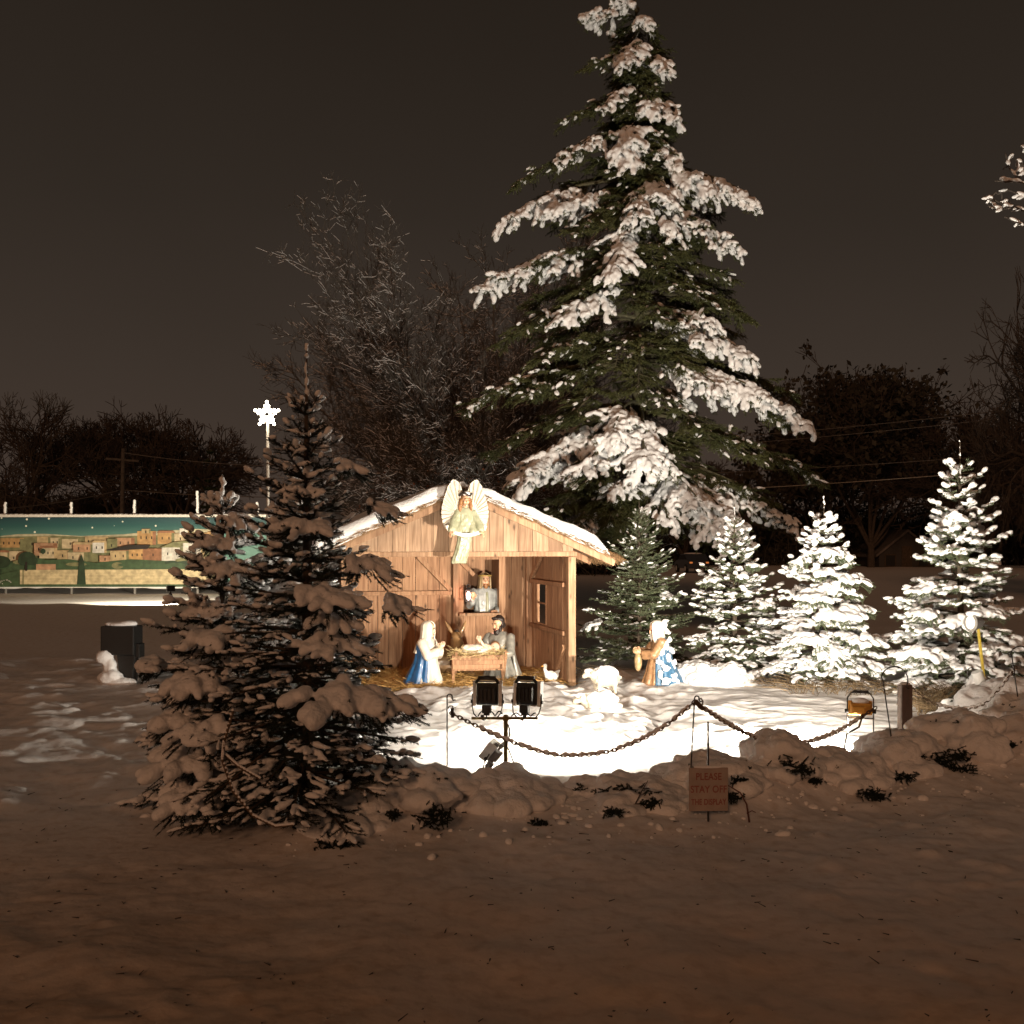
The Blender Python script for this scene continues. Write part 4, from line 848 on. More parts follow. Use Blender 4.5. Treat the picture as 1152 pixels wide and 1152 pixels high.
# warning sign
SGD = 8.5; p = P(797, 888, SGD)
o = thing('warning_sign', 'small weathered white sign asking people to stay off the display, on a black stake', 'sign', tuple(p), R(2))
sw, sh_ = .305, .335; MB().box((0, 0, 0), (sw, .012, sh_)).build('panel', mat('sign_panel', (.40, .32, .28), .6, var=.2, vscale=9), o, bevel=.003)
MB().bar((0, .014, -.42), (0, .014, .52), .022, .012).build('stake', M['iron'], o)
letters = MB(); 
dg = bpy.context.evaluated_depsgraph_get()
def text_mesh(s, size):
    c = bpy.data.curves.new('lettering', 'FONT'); c.body = s; c.size = size; c.align_x = 'CENTER'; c.align_y = 'CENTER'; c.extrude = .001; c.offset = .0012; c.space_character = 1.05
    t = bpy.data.objects.new('lettering', c); C.objects.link(t); d = bpy.context.evaluated_depsgraph_get(); d.update(); me = bpy.data.meshes.new_from_object(t.evaluated_get(d)); bpy.data.objects.remove(t); return me
for k, (s, z) in enumerate((('PLEASE', .098), ('STAY OFF', 0.0), ('THE DISPLAY', -.098))):
    me = text_mesh(s, .076 if k < 2 else .062); me.materials.clear(); me.name = 'lettering'
    t = link('lettering', me, mat('sign_red', (.27, .085, .065), .6) if 'sign_red' not in bpy.data.materials else bpy.data.materials['sign_red'], o); t.location = (0, -.0085, z); t.rotation_euler = (R(90), 0, 0); t.scale = (.82 if k < 2 else .72, 1, 1)
b = MB(); b.ell((.0, 0, sh_ / 2 + .006), (.12, .012, .012)); b.ell((.055, .03, -.23), (.0, .0, .0)); b.build('snow_cap', M['snow'], o, smooth=True)

# star on its pole
SDp = 13.5; p = P(300.5, 466, SDp); zg = 0
o = thing('star_light', 'five-pointed star of white bulbs on a tall white pole behind the left firs', 'star light', (p[0], p[1], 0))
z = p[2]; MB().tubes([(.015, .03, -.1)], [(.0, .03, z - .06)], .022, .018, 10, cap=True).build('pole', mat('pole_white', (.60, .55, .48), .5, var=.3, vscale=20), o, smooth=True)
pts = []
for k in range(10):
    a = math.pi / 2 + k * math.pi / 5; r_ = .150 if k % 2 == 0 else .066; pts.append((r_ * math.cos(a), 0, z + r_ * math.sin(a)))
pts = np.array(pts); MB().path(pts, .010, 6, closed=True).build('frame', M['silver'], o, smooth=False)
for k in range(10):
    for f in ((0.0, .5) if k % 2 == 0 else (0.0, .5)):
        c = pts[k] * (1 - f) + pts[(k + 1) % 10] * f; MB().ell((c[0], -.015, c[2]), .019, sub=2).build('bulb', M['bulb'], o, smooth=True)
for k in range(5):
    for f in (.28, .62): c = pts[2 * k] * f + np.array([0, 0, z]) * (1 - f); MB().ell((c[0], -.015, c[2]), .019, sub=2).build('bulb', M['bulb'], o, smooth=True)
ld = bpy.data.lights.new('star_glow', 'POINT'); ld.energy = 4; ld.color = (1, .85, .65); ld.shadow_soft_size = .12
lo = bpy.data.objects.new('star_glow', ld); C.objects.link(lo); lo.parent = o; lo.location = (0, -.12, z)

# dark equipment cabinet on the left lawn
ED = 17.5; p = G(137, ED); zt = P(0, 703, ED)[2]; zg = gz(p[0], p[1])
o = thing('equipment_cabinet', 'black equipment cabinet on legs with snow on its top, alone on the dark left lawn', 'cabinet', (p[0], p[1], 0), R(-6))
b = MB(); b.box((0, 0, zt - .24), (.55, .34, .46)); b.build('cabinet', M['black'], o, bevel=.015)
b = MB(); b.prism([(.04, zg - .1), (.20, zg - .1), (.27, zt - .46), (-.04, zt - .46)], -.10, .10); b.build('leg', M['black'], o, bevel=.01)
b = MB(); b.limb([(-.20, -.08, zt - .45), (-.17, -.1, zg + .20), (-.28, -.14, zg + .02)], [.035, .03, .03]); b.build('leg', M['black'], o, smooth=True)
MB().box((.30, 0, zt - .40), (.07, .2, .22)).build('side_box', M['black'], o, bevel=.008)
MB().path([(.30, -.05, zt - .5), (.36, -.06, zt - .62), (.37, -.06, zg + .05), (.31, -.06, zg + .02), (.30, -.06, zt - .58)], .011, 6).build('cable', M['grey'], o, smooth=True)
b = MB(); b.ell((0, 0, zt + .01), (.26, .16, .045)); b.ell((.1, 0, zt + .03), (.15, .13, .045)); b.ell((-.17, 0, zt + .015), (.10, .13, .04)); b.voxel('snow_cap', M['snow'], o, .015, 4)
b = MB(); b.ell((-.20, -.16, zg + .40), (.12, .10, .12)); b.ell((-.14, -.16, zg + .30), (.12, .1, .12)); b.ell((-.1, -.2, zg + .10), (.22, .16, .12)); b.ell((-.12, -.17, zg + .2), (.1, .1, .14)); b.ell((.08, -.22, zg + .03), (.25, .14, .07)); b.voxel('snow_lump', M['snow'], o, .02, 4, .03, 7)

# painted mural board
BD = 48.5; o = thing('mural_board', 'long painted board of a tan hillside town under a teal night sky, lit from below', 'mural', (0, 0, 0))
def bx(px): return (px - 576) / F * BD
def bz(py): return CAMZ - (py - HZ) / F * BD
mm = {}
def pm(name, c, **k):
    mm[name] = mat('mural_' + name, tuple(x * .84 + .16 * (sum(c) / 3) for x in c), .6, var=k.get('var', .42), vscale=k.get('vs', 4.5)); return len(mm) - 1
names = ['sky', 'haze', 'wall', 'tan', 'ochre', 'peach', 'cream', 'white', 'rust', 'green', 'darkgreen', 'dark', 'olive', 'joint']
cols = [(0, 0, 0), (.50, .46, .30), (.62, .50, .27), (.50, .36, .17), (.52, .29, .09), (.50, .27, .14), (.58, .46, .27), (.62, .60, .55), (.33, .14, .06), (.045, .10, .040), (.018, .05, .022), (.018, .014, .012), (.20, .20, .085), (.40, .31, .16)]
ix = {}
for nme, cc in zip(names, cols): ix[nme] = len(ix); pm(nme, cc)
sm = mm['sky']; nt = sm.node_tree; n = nt.nodes; l = nt.links; bs = n['Principled BSDF']
for lk in list(bs.inputs['Base Color'].links): l.remove(lk)
t_ = n.new('ShaderNodeTexCoord'); s_ = n.new('ShaderNodeSeparateXYZ'); l.new(t_.outputs['Object'], s_.inputs[0]); r_ = n.new('ShaderNodeMapRange'); r_.inputs['From Min'].default_value = bz(604); r_.inputs['From Max'].default_value = bz(582); l.new(s_.outputs['Z'], r_.inputs['Value'])
cr = n.new('ShaderNodeValToRGB'); cr.color_ramp.elements[0].color = (.075, .19, .165, 1); cr.color_ramp.elements[1].color = (.008, .045, .062, 1); x_ = cr.color_ramp.elements.new(.55); x_.color = (.015, .085, .088, 1); l.new(r_.outputs[0], cr.inputs[0])
vo = n.new('ShaderNodeTexVoronoi'); vo.inputs['Scale'].default_value = 2.2; l.new(t_.outputs['Object'], vo.inputs['Vector']); ls = n.new('ShaderNodeMath'); ls.operation = 'LESS_THAN'; ls.inputs[1].default_value = .10; l.new(vo.outputs['Distance'], ls.inputs[0])
mxs = n.new('ShaderNodeMix'); mxs.data_type = 'RGBA'; l.new(ls.outputs[0], mxs.inputs[0]); l.new(cr.outputs[0], mxs.inputs[6]); mxs.inputs[7].default_value = (.75, .75, .65, 1); l.new(mxs.outputs[2], bs.inputs['Base Color'])
mb = MB(); XL, XR = -340, 300
mb.box(((bx(XL) + bx(XR)) / 2, BD + .05, (bz(582) + bz(656)) / 2), (bx(XR) - bx(XL), .08, bz(582) - bz(656)), mi=ix['sky'])
lay = [0]
def patch(poly, m):
    lay[0] += 1; y = BD + .004 - .0022 * lay[0]
    V_ = np.array([(bx(a), y, bz(c)) for a, c in poly]); nf = np.arange(len(V_))[None]
    a2 = sum(poly[k][0] * poly[(k + 1) % len(poly)][1] - poly[(k + 1) % len(poly)][0] * poly[k][1] for k in range(len(poly)))
    mb.add(V_, nf if a2 < 0 else nf[:, ::-1], ix[m])
def rect(x0, x1, y0, y1, m): patch([(x0, y1), (x1, y1), (x1, y0), (x0, y0)], m)
rm = random.Random(11)
def town(off, seed):
    rr = random.Random(seed); q = lambda P_: [(a + off, c) for a, c in P_]
    patch(q([(0, 640), (250, 640), (250, 596), (220, 595), (170, 598), (140, 601), (90, 603), (50, 600.5), (20, 601), (0, 603)]), 'haze')
    patch(q([(0, 640), (250, 640), (250, 604), (170, 602), (110, 604.5), (60, 602.5), (0, 604)]), 'olive')
    def house(x0, x1, y0, y1, m, roof=None, win=2):
        rect(x0 + off, x1 + off, y0, y1, m); s2 = 'tan' if m in ('cream', 'white') else 'rust'
        rect(x0 + off + (x1 - x0) * .82, x1 + off, y0 + .6, y1, s2 if rr.random() < .5 else 'olive')
        if roof: patch(q([(x0 - 1, y0 + .5), (x1 + 1, y0 + .5), (x1 - 1.5, y0 - 2), (x0 + 1.5, y0 - 2)]), roof)
        for k in range(win):
            wx = x0 + (x1 - x0) * (k + .6) / (win + .5); wy = y0 + (y1 - y0) * .38; rect(wx + off, wx + off + 1.3, wy, wy + 3.0, 'dark')
    for h in ((0, 27, 605.5, 616, 'ochre', None, 4), (30, 44, 606, 618, 'olive', None, 1), (42, 57, 603.5, 616, 'tan', None, 0), (57, 68, 605, 615, 'cream', None, 2), (70, 92, 606, 617, 'cream', 'olive', 1), (96, 128, 603.5, 614, 'tan', None, 5), (130, 152, 605, 616, 'peach', None, 2), (155, 176, 597.5, 613, 'ochre', None, 3),
              (160, 170, 595, 600, 'tan', None, 1), (178, 197, 599, 612, 'ochre', 'rust', 2), (197, 222, 600, 612, 'cream', None, 2), (203, 214, 594.5, 602, 'white', None, 1), (216, 238, 601.5, 612, 'tan', 'ochre', 2), (234, 250, 598, 610, 'ochre', None, 1),
              (0, 12, 621, 637, 'cream', 'rust', 1), (12, 31, 620, 636, 'cream', None, 2), (40, 66, 611, 625, 'peach', None, 3), (46, 66, 616, 628, 'cream', 'rust', 3), (66, 80, 619, 631, 'tan', None, 1), (78, 100, 621, 633, 'cream', 'olive', 2), (84, 108, 612, 621, 'peach', 'tan', 2), (106, 122, 610, 622, 'white', 'tan', 2), (122, 134, 606, 622, 'olive', None, 1),
              (114, 128, 625, 632, 'peach', None, 1), (126, 148, 619, 632, 'tan', 'rust', 2), (147, 166, 617, 632, 'ochre', None, 3), (166, 185, 617, 632, 'rust', None, 1), (184, 209, 615, 632, 'white', None, 2), (208, 232, 609, 632, 'white', None, 1)):
        house(*h)
    patch(q([(120, 619), (148, 613), (172, 613), (168, 617.5), (126, 619.5)]), 'dark'); patch(q([(182, 616), (196, 610), (236, 606), (236, 609.5), (208, 611), (206, 616)]), 'olive')
    patch(q([(0, 660), (0, 634), (20, 631), (45, 630), (80, 629), (110, 633), (150, 629), (190, 631), (250, 629), (250, 660)]), 'green')
    for k in range(16):
        cx, cy, rx, ry = rr.uniform(0, 250), rr.uniform(630, 639), rr.uniform(5, 14), rr.uniform(2, 4); patch(q([(cx + rx * math.cos(t), cy + ry * math.sin(t)) for t in np.linspace(0, 6.283, 12)[:-1]]), rr.choice(['darkgreen', 'green', 'olive']))
    rect(44 + off, 66 + off, 634.5, 643, 'peach'); rect(0 + off, 5 + off, 640, 655, 'darkgreen')
    patch(q([(26, 641), (250, 640), (250, 657), (26, 657)]), 'wall')
    for k in range(4): rect(26 + off, 250 + off, 644.3 + k * 3.3, 644.6 + k * 3.3, 'joint')
    rect(29 + off, 30.3 + off, 641, 657, 'olive')
    for cx, cy, rx, ry in ((34, 628, 10, 7.5), (30, 631, 6, 5), (40, 631, 6, 5), (4, 632, 12, 7), (52, 620, 3, 3)): patch(q([(cx + rx * math.cos(t), cy + ry * math.sin(t)) for t in np.linspace(0, 6.283, 16)[:-1]]), 'darkgreen')
    rect(32 + off, 34.5 + off, 632, 642, 'dark'); patch(q([(90, 657), (92, 632), (95, 623), (98, 632), (100, 657)]), 'darkgreen')
    patch(q([(0, 660), (0, 648), (8, 645), (26, 641), (26, 660)]), 'green')
    for k in range(10): x_, y_ = rr.uniform(4, 16), rr.uniform(651, 656); rect(x_ + off, x_ + off + 1, y_, y_ + 1, 'white')
town(0, 5); town(-250, 9)
mb.build('painted_panel', [mm[k] for k in names], o)
b = MB(); b.box(((bx(XL) + bx(XR)) / 2, BD + .02, bz(580.5)), (bx(XR) - bx(XL), .30, .10)); b.build('top_rail', M['white_paint'], o)
b = MB(); b.box(((bx(XL) + bx(XR)) / 2, BD - .05, bz(659.0)), (bx(XR) - bx(XL), .34, .16)); b.build('bottom_rail', M['white_paint'], o)
for px, top in ((4, 565), (78.5, 565), (150, 564), (221, 554.5), (289, 567), (-70, 565), (-145, 565)):
    q = MB().tubes([(bx(px), BD + .2, -.1)], [(bx(px), BD + .2, bz(top))], .06, .06, 10, cap=True); q.build('post', M['grey'], o, smooth=False)
b = MB()
for px, top in ((4, 565), (78.5, 565), (150, 564), (221, 554.5), (289, 567)):
    zz = np.arange(bz(581), bz(top) + .06, .10)
    for z_ in zz: b.ell((bx(px) + rng.normal(0, .012), BD + .14, z_), (.075, .06, .065), sub=2)
for x_ in np.arange(bx(XL), bx(XR), .22):
    b.ell((x_, BD + .02, bz(579.3)), (.17, .15, .045 + .02 * rng.random()), sub=2)
xx = np.arange(bx(XL), bx(XR), .16); b.path(np.stack([xx, np.full(len(xx), BD - .12), bz(658.3) + .03 * vnoise(np.stack([xx * 1.5, xx * 0, xx * 0], 1), 9)], 1), .13 + .03 * vnoise(np.stack([xx * 2.1, xx * 0, xx * 0], 1), 10), 10)
b.voxel('snow', M['snow_far'], o, .035, 2)
# the lamp that lights the board
p = G(192, 38.9); zg = gz(p[0], p[1]); o = thing('mural_lamp', 'small black lamp on a tripod facing the painted board', 'floodlight', (p[0], p[1], 0))
zl = P(0, 662, 38.9)[2]; dirv = np.array([bx(120) - p[0], BD - p[1], 2.0 - zl]); az = math.atan2(-dirv[0], dirv[1])
b = MB(); b.box((0, 0, zl), (.28, .14, .20), (0, 0, az)); b.build('housing', M['black'], o, bevel=.01); b = MB(); b.box((-.08 * math.sin(az), .08 * math.cos(az), zl), (.24, .01, .16), (0, 0, az)); b.build('lens', M['glow'], o)
for a in (90, 215, 325): MB().tubes([(0, 0, zl - .12)], [(.32 * math.cos(R(a)), .32 * math.sin(R(a)), zg - .05)], .018, .014, 6, cap=True).build('leg', M['iron'], o)
MB().tubes([(0, 0, zl - .25)], [(0, 0, zl - .08)], .02, .02, 8).build('pole', M['iron'], o)
ld = bpy.data.lights.new('mural_beam', 'SPOT'); ld.energy = POW['board']; ld.color = (1.0, .86, .62); ld.spot_size = R(100); ld.spot_blend = .25; ld.shadow_soft_size = .06
lo = bpy.data.objects.new('mural_beam', ld); C.objects.link(lo); lo.parent = o; lo.location = (-.12 * math.sin(az), .12 * math.cos(az), zl); lo.rotation_euler = Vector(dirv).to_track_quat('-Z', 'Y').to_euler()

# ------------------------------------------------------------------ conifers
def rot_to(d):
    """rows: forward, side, up for unit directions"""
    d = nrm(np.asarray(d, float)); s = np.cross(np.array([0, 0, 1.0]), d); s = np.where(np.linalg.norm(s, axis=1, keepdims=True) < 1e-4, np.array([[1.0, 0, 0]]), s); s = nrm(s); return d, s, np.cross(d, s)
def snow_fingers(b, p0, p1, r, flat=.8, sub=2, jit=.12):
    """a pillow of snow lying along each twig"""
    p0 = np.asarray(p0); p1 = np.asarray(p1)
    if len(p0) == 0: return
    f, s, u = rot_to(p1 - p0); L = np.linalg.norm(p1 - p0, axis=1); r = np.asarray(r)
    ax = np.stack([f * (L * .5 + r * .7)[:, None], s * r[:, None], u * (r * flat)[:, None]], 1)
    b.blobs((p0 + p1) / 2 + np.array([0, 0, 1.0]) * (r * .62)[:, None], ax, sub, jit, 9.0)
def slab(b, c, az, w, dp, th, r, T0=None, T1=None):
    """a snow-loaded frond: fingers of snow fan out along a sagging bough and run together into a pad"""
    ca, sa = math.cos(az), math.sin(az); out = np.array([ca, sa, 0]); sd = np.array([-sa, ca, 0]); o2 = nrm((out + np.array([0, 0, -.42]))[None])[0]; up = np.cross(o2, sd); up = up if up[2] > 0 else -up
    A = []; B = []; rr_ = []; n_ = int(9 + w * 26)
    for k in range(n_):
        q = r.uniform(-.5, .38); s_ = r.uniform(-.5, .5) * (1 - .5 * max(q, 0)); st = c + o2 * q * dp + sd * s_ * w - up * (.55 * s_ * s_ * w + .30 * max(q, 0) ** 2 * dp) + up * r.uniform(-.01, .02)
        d = o2 * r.uniform(.7, 1.1) + sd * (s_ * 2.2 + r.normal(0, .35)) + up * r.uniform(-.25, .12); d /= np.linalg.norm(d); L = r.uniform(.07, .16) * (.7 + .5 * min(w, .6)); A.append(st); B.append(st + d * L); rr_.append(th * r.uniform(.42, .74))
    A = np.array(A); B = np.array(B); snow_fingers(b, A, B, np.array(rr_), .9, 2, .16)
    for k in range(5):
        q = r.uniform(-.25, .12); s_ = r.uniform(-.22, .22); b.blobs([c + o2 * q * dp + sd * s_ * w - up * .01], [np.stack([o2 * dp * .22, sd * w * .22, up * th * r.uniform(.55, .8)])], 3, .2, 9.0)
    if T0 is not None:
        for a_, b_ in zip(A, B):       # tips that poke through the snow
            if r.random() < .45: T0.append((a_ + b_) / 2 + up * th * .2); T1.append(b_ + (b_ - a_) * r.uniform(.2, .5) + up * th * r.uniform(.1, .7) + sd * r.normal(0, .015))
        for k in range(2):
            for a_, b_ in zip(A, B): T0.append(a_ - up * th * (.30 + .5 * k)); T1.append(b_ + (b_ - a_) * r.uniform(-.1, .35) - up * th * (.45 + .7 * k))
def fir(name, label, loc, H, Rd, seed, nm, load=.6, fr=(.016, .030), slabs=3, spread=.11, vox=.013, dens=260, nl=.022, nw=.0042, power=.82, top_bare=.0, leader=.16, bare_low=.06, el=(46, -4), extra=(), fingers_top=True, group=None, rz=0.0, twigk=1.0, fs=.10, prof=None, more=0, dsp=(.004, 16)):
    r = np.random.default_rng(seed); rd = random.Random(seed)
    o = thing(name, label, 'fir tree', loc, rz, group)
    wood = MB(); P0 = []; P1 = []; RR = []; tw0 = []; tw1 = []; S0 = []; S1 = []; SRr = []; snow = MB()
    wood.path([(0, 0, -.1), (.01, 0, H * .3), (0, .01, H * .6), (0, 0, H * .84), (0, 0, H)], [H * .017, H * .014, H * .009, H * .005, .005], 8)
    zs = []; z = H * bare_low
    while z < H * (1 - leader * .80): zs.append(z); z += spread * (1.0 + .2 * z / H + .7 * (z / H) ** 3) * r.uniform(.85, 1.15)
    for z in zs:
        t_ = z / H; nb_ = (r.integers(5, 8) if t_ < .8 else r.integers(4, 6)) + more; a0 = r.random() * 6.28; lop = seed * 1.7 + 2.2 * t_
        for k in range(nb_):
            az = a0 + k * 6.283 / nb_ + r.normal(0, .16); L = max(.10, (np.interp(t_, prof[0], prof[1]) if prof else Rd * (1 - t_) ** power) * r.uniform(.76, 1.14) * (1 + .13 * math.cos(az - lop) + (.24 if r.random() < .06 else 0)))
            e_ = R(el[1] + (el[0] - el[1]) * t_ ** 1.5 + r.normal(0, 6)); sagg = (.16 + .22 * load) * (1 - t_) * r.uniform(.5, 1.3)
            n_ = 7; tt = np.linspace(0, 1, n_); hz_ = L * tt * math.cos(e_); zz = z + L * (tt * math.sin(e_) - sagg * tt ** 2 + .10 * tt ** 3)
            lat = r.normal(0, .05) * L * tt ** 2
            pts = np.stack([hz_ * math.cos(az) - lat * math.sin(az), hz_ * math.sin(az) + lat * math.cos(az), zz], 1)
            P0 += list(pts[:-1]); P1 += list(pts[1:]); rw = .006 + .010 * L; RR += list(rw * (1 - .8 * tt[:-1]))
            k0 = 1 if L > .3 else 0; tw0 += list(pts[k0:-1]); tw1 += list(pts[k0 + 1:])
            cum = np.linspace(0, 1, n_); step = .062 * twigk / max(L, .1); s_ = .22 if L > .35 else .12; sgn = 1; sn = r.random() < load
            tipd = pts[-1] - pts[-2]; tipd /= np.linalg.norm(tipd)
            if sn or r.random() < load: S0.append(pts[-2] * .6 + pts[-1] * .4); S1.append(pts[-1] + tipd * .02); SRr.append(r.uniform(*fr) * 1.15)
            while s_ < .97:
                base = np.array([np.interp(s_, cum, pts[:, c]) for c in range(3)]); i_ = min(int(s_ * (n_ - 1)), n_ - 2); tg = pts[i_ + 1] - pts[i_]; tg = tg / np.linalg.norm(tg)
                sd = np.array([-math.sin(az), math.cos(az), 0]) * sgn; an = R(r.uniform(40, 62)); d = tg * math.cos(an) + sd * math.sin(an) + np.array([0, 0, r.normal(-.02, .12)])
                d /= np.linalg.norm(d); ll = (.05 + .44 * L * (1 - s_) ** .8) * r.uniform(.75, 1.15); tip = base + d * ll - np.array([0, 0, .10 * ll * load])
                tw0.append(base); tw1.append(tip)
                if r.random() < load * (1.15 if sn else .55): S0.append(base + (tip - base) * (fs + .25 if ll > .16 else fs)); S1.append(tip); SRr.append(r.uniform(*fr))
                if ll > .17:
                    q = .3; sg2 = 1
                    while q < .95:
                        b2 = base + (tip - base) * q; d2 = d * .72 + np.cross(d, np.array([0, 0, 1.0])) * sg2 * .7 + np.array([0, 0, r.normal(-.03, .12)]); d2 /= np.linalg.norm(d2); l2 = (.045 + .36 * ll * (1 - q)) * r.uniform(.8, 1.15)
                        tw0.append(b2); tw1.append(b2 + d2 * l2)
                        if r.random() < load * (1.0 if sn else .40): S0.append(b2 + d2 * l2 * fs * .5); S1.append(b2 + d2 * l2); SRr.append(r.uniform(*fr) * .95)
                        q += .075 * twigk / ll * r.uniform(.85, 1.2); sg2 *= -1
                s_ += step * r.uniform(.85, 1.15); sgn *= -1
    wood.tubes(P0, P1, RR, np.array(RR) * .8, 5); wood.build('trunk', M['bark'], o)
    if len(S0): snow_fingers(snow, np.array(S0), np.array(S1), np.array(SRr))
    if fingers_top:
        zz = np.arange(H * (1 - leader), H + .03, .030); ln = len(zz); rr_ = (.016 if more > 2 else .014) + .006 * np.sin(np.arange(ln) * 2.1) + r.normal(0, .003, ln); ax = np.zeros((ln, 3, 3)); ax[:, 0, 0] = rr_; ax[:, 1, 1] = rr_; ax[:, 2, 2] = .020
        snow.blobs(np.stack([r.normal(0, .005, ln) , r.normal(-.004, .005, ln), zz], 1), ax, 2)
    for k in range(slabs):
        z = H * r.uniform(.12, .72); az = r.uniform(math.pi * 1.02, math.pi * 1.98); Rr_ = Rd * (1 - z / H) ** power * r.uniform(.72, .92); w = r.uniform(.22, .5) * (1.15 - z / H) * Rd; slab(snow, np.array([Rr_ * math.cos(az), Rr_ * math.sin(az), z - .06 * Rr_]), az, w, w * .75, r.uniform(.05, .08), r, tw0, tw1)
    for (x, z, w, dp, th, depth) in extra:
        az = math.atan2(-depth, x); slab(snow, np.array([x, -depth, z]), az, w, dp, th, r, tw0, tw1)
    tw0 = np.array(tw0); tw1 = np.array(tw1)
    fb = MB(); fb.tubes(tw0, tw1, .0034, .0022, 3); fb.needles(tw0, tw1, dens, nl, nw, 52); fb.build('crown', nm, o)
    if snow.V: snow.voxel('snow', M['snow'], o, vox, 2, *dsp)['kind'] = 'stuff'
    return o
def base(px, D, dz=0.0):
    g = G(px, D); return (g[0], g[1], gz(g[0], g[1]) + dz)
def ex(px0, D, lst):
    """snow pads given by their place in metres around a tree standing at px0, D"""
    out = []
    for (x, y, w, dp, th, depth) in lst:
        q = P(x, y, D - depth); out.append((q[0] - (px0 - 576) / F * D, q[2], w, dp, th, depth))
    return out
# the dark pair on the left and the one between
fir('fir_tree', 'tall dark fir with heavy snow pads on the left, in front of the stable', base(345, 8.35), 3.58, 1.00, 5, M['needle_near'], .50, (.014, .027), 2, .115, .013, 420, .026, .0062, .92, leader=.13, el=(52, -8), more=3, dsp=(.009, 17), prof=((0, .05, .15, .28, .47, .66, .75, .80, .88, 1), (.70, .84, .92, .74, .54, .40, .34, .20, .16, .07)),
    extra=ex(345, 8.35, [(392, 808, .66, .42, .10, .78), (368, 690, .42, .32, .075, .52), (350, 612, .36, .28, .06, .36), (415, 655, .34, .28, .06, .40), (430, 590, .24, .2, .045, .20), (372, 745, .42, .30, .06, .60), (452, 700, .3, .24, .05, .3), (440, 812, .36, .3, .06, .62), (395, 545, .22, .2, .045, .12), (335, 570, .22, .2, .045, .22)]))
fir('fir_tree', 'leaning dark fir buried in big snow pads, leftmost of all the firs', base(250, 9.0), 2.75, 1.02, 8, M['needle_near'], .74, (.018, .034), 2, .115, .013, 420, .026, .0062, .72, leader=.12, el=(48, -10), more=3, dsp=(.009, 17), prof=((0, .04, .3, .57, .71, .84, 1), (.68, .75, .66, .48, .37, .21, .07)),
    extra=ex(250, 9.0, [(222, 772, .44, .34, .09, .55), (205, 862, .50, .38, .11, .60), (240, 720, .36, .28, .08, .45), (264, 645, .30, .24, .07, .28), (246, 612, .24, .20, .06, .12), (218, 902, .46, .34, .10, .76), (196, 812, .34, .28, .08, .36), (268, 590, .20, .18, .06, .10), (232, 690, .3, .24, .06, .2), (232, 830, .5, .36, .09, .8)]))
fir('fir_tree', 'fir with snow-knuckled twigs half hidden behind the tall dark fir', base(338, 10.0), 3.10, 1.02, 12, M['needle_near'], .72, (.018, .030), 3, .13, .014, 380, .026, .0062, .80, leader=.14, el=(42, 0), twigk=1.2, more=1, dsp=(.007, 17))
# the four lit firs on the right
fir('fir_tree', 'greenest lit fir with little snow, right beside the stable', base(719, 19.6), 2.98, 1.22, 21, M['needle_fir'], .22, (.016, .028), 2, .115, .018, 330, .030, .0080, .80, leader=.06, fingers_top=False, el=(60, 4), twigk=1.05, more=1)
fir('fir_tree', 'lit snowy fir under the drooping lowest bough of the big evergreen', base(826, 18.8), 2.80, 1.10, 22, M['needle_fir'], .58, (.024, .040), 5, .115, .018, 330, .030, .0080, .74, leader=.10, el=(48, -4), twigk=1.05)
fir('fir_tree', 'white lit fir plastered with broad snow pads, second from the right', base(927, 17.4), 2.95, 1.12, 23, M['needle_fir'], .84, (.030, .050), 14, .12, .017, 300, .030, .0080, .80, leader=.16, el=(40, -6), twigk=1.1,
    extra=ex(927, 17.4, [(945, 690, .75, .5, .11, .75), (915, 670, .5, .4, .09, .6), (960, 650, .45, .36, .08, .5), (930, 620, .34, .26, .06, .3), (905, 720, .6, .4, .08, .9), (975, 720, .5, .36, .08, .8)]))
fir('fir_tree', 'tall lit fir with finger-like snowy twigs, the rightmost one', base(1080, 16.4), 3.72, 1.36, 24, M['needle_fir'], .68, (.031, .050), 5, .15, .018, 300, .030, .0080, .82, leader=.15, el=(44, -6), twigk=1.1,
    extra=ex(1080, 16.4, [(1040, 735, .55, .36, .09, 1.1), (1075, 700, .5, .4, .09, .9), (1035, 690, .4, .3, .07, .7), (1110, 690, .45, .3, .07, .8)]))

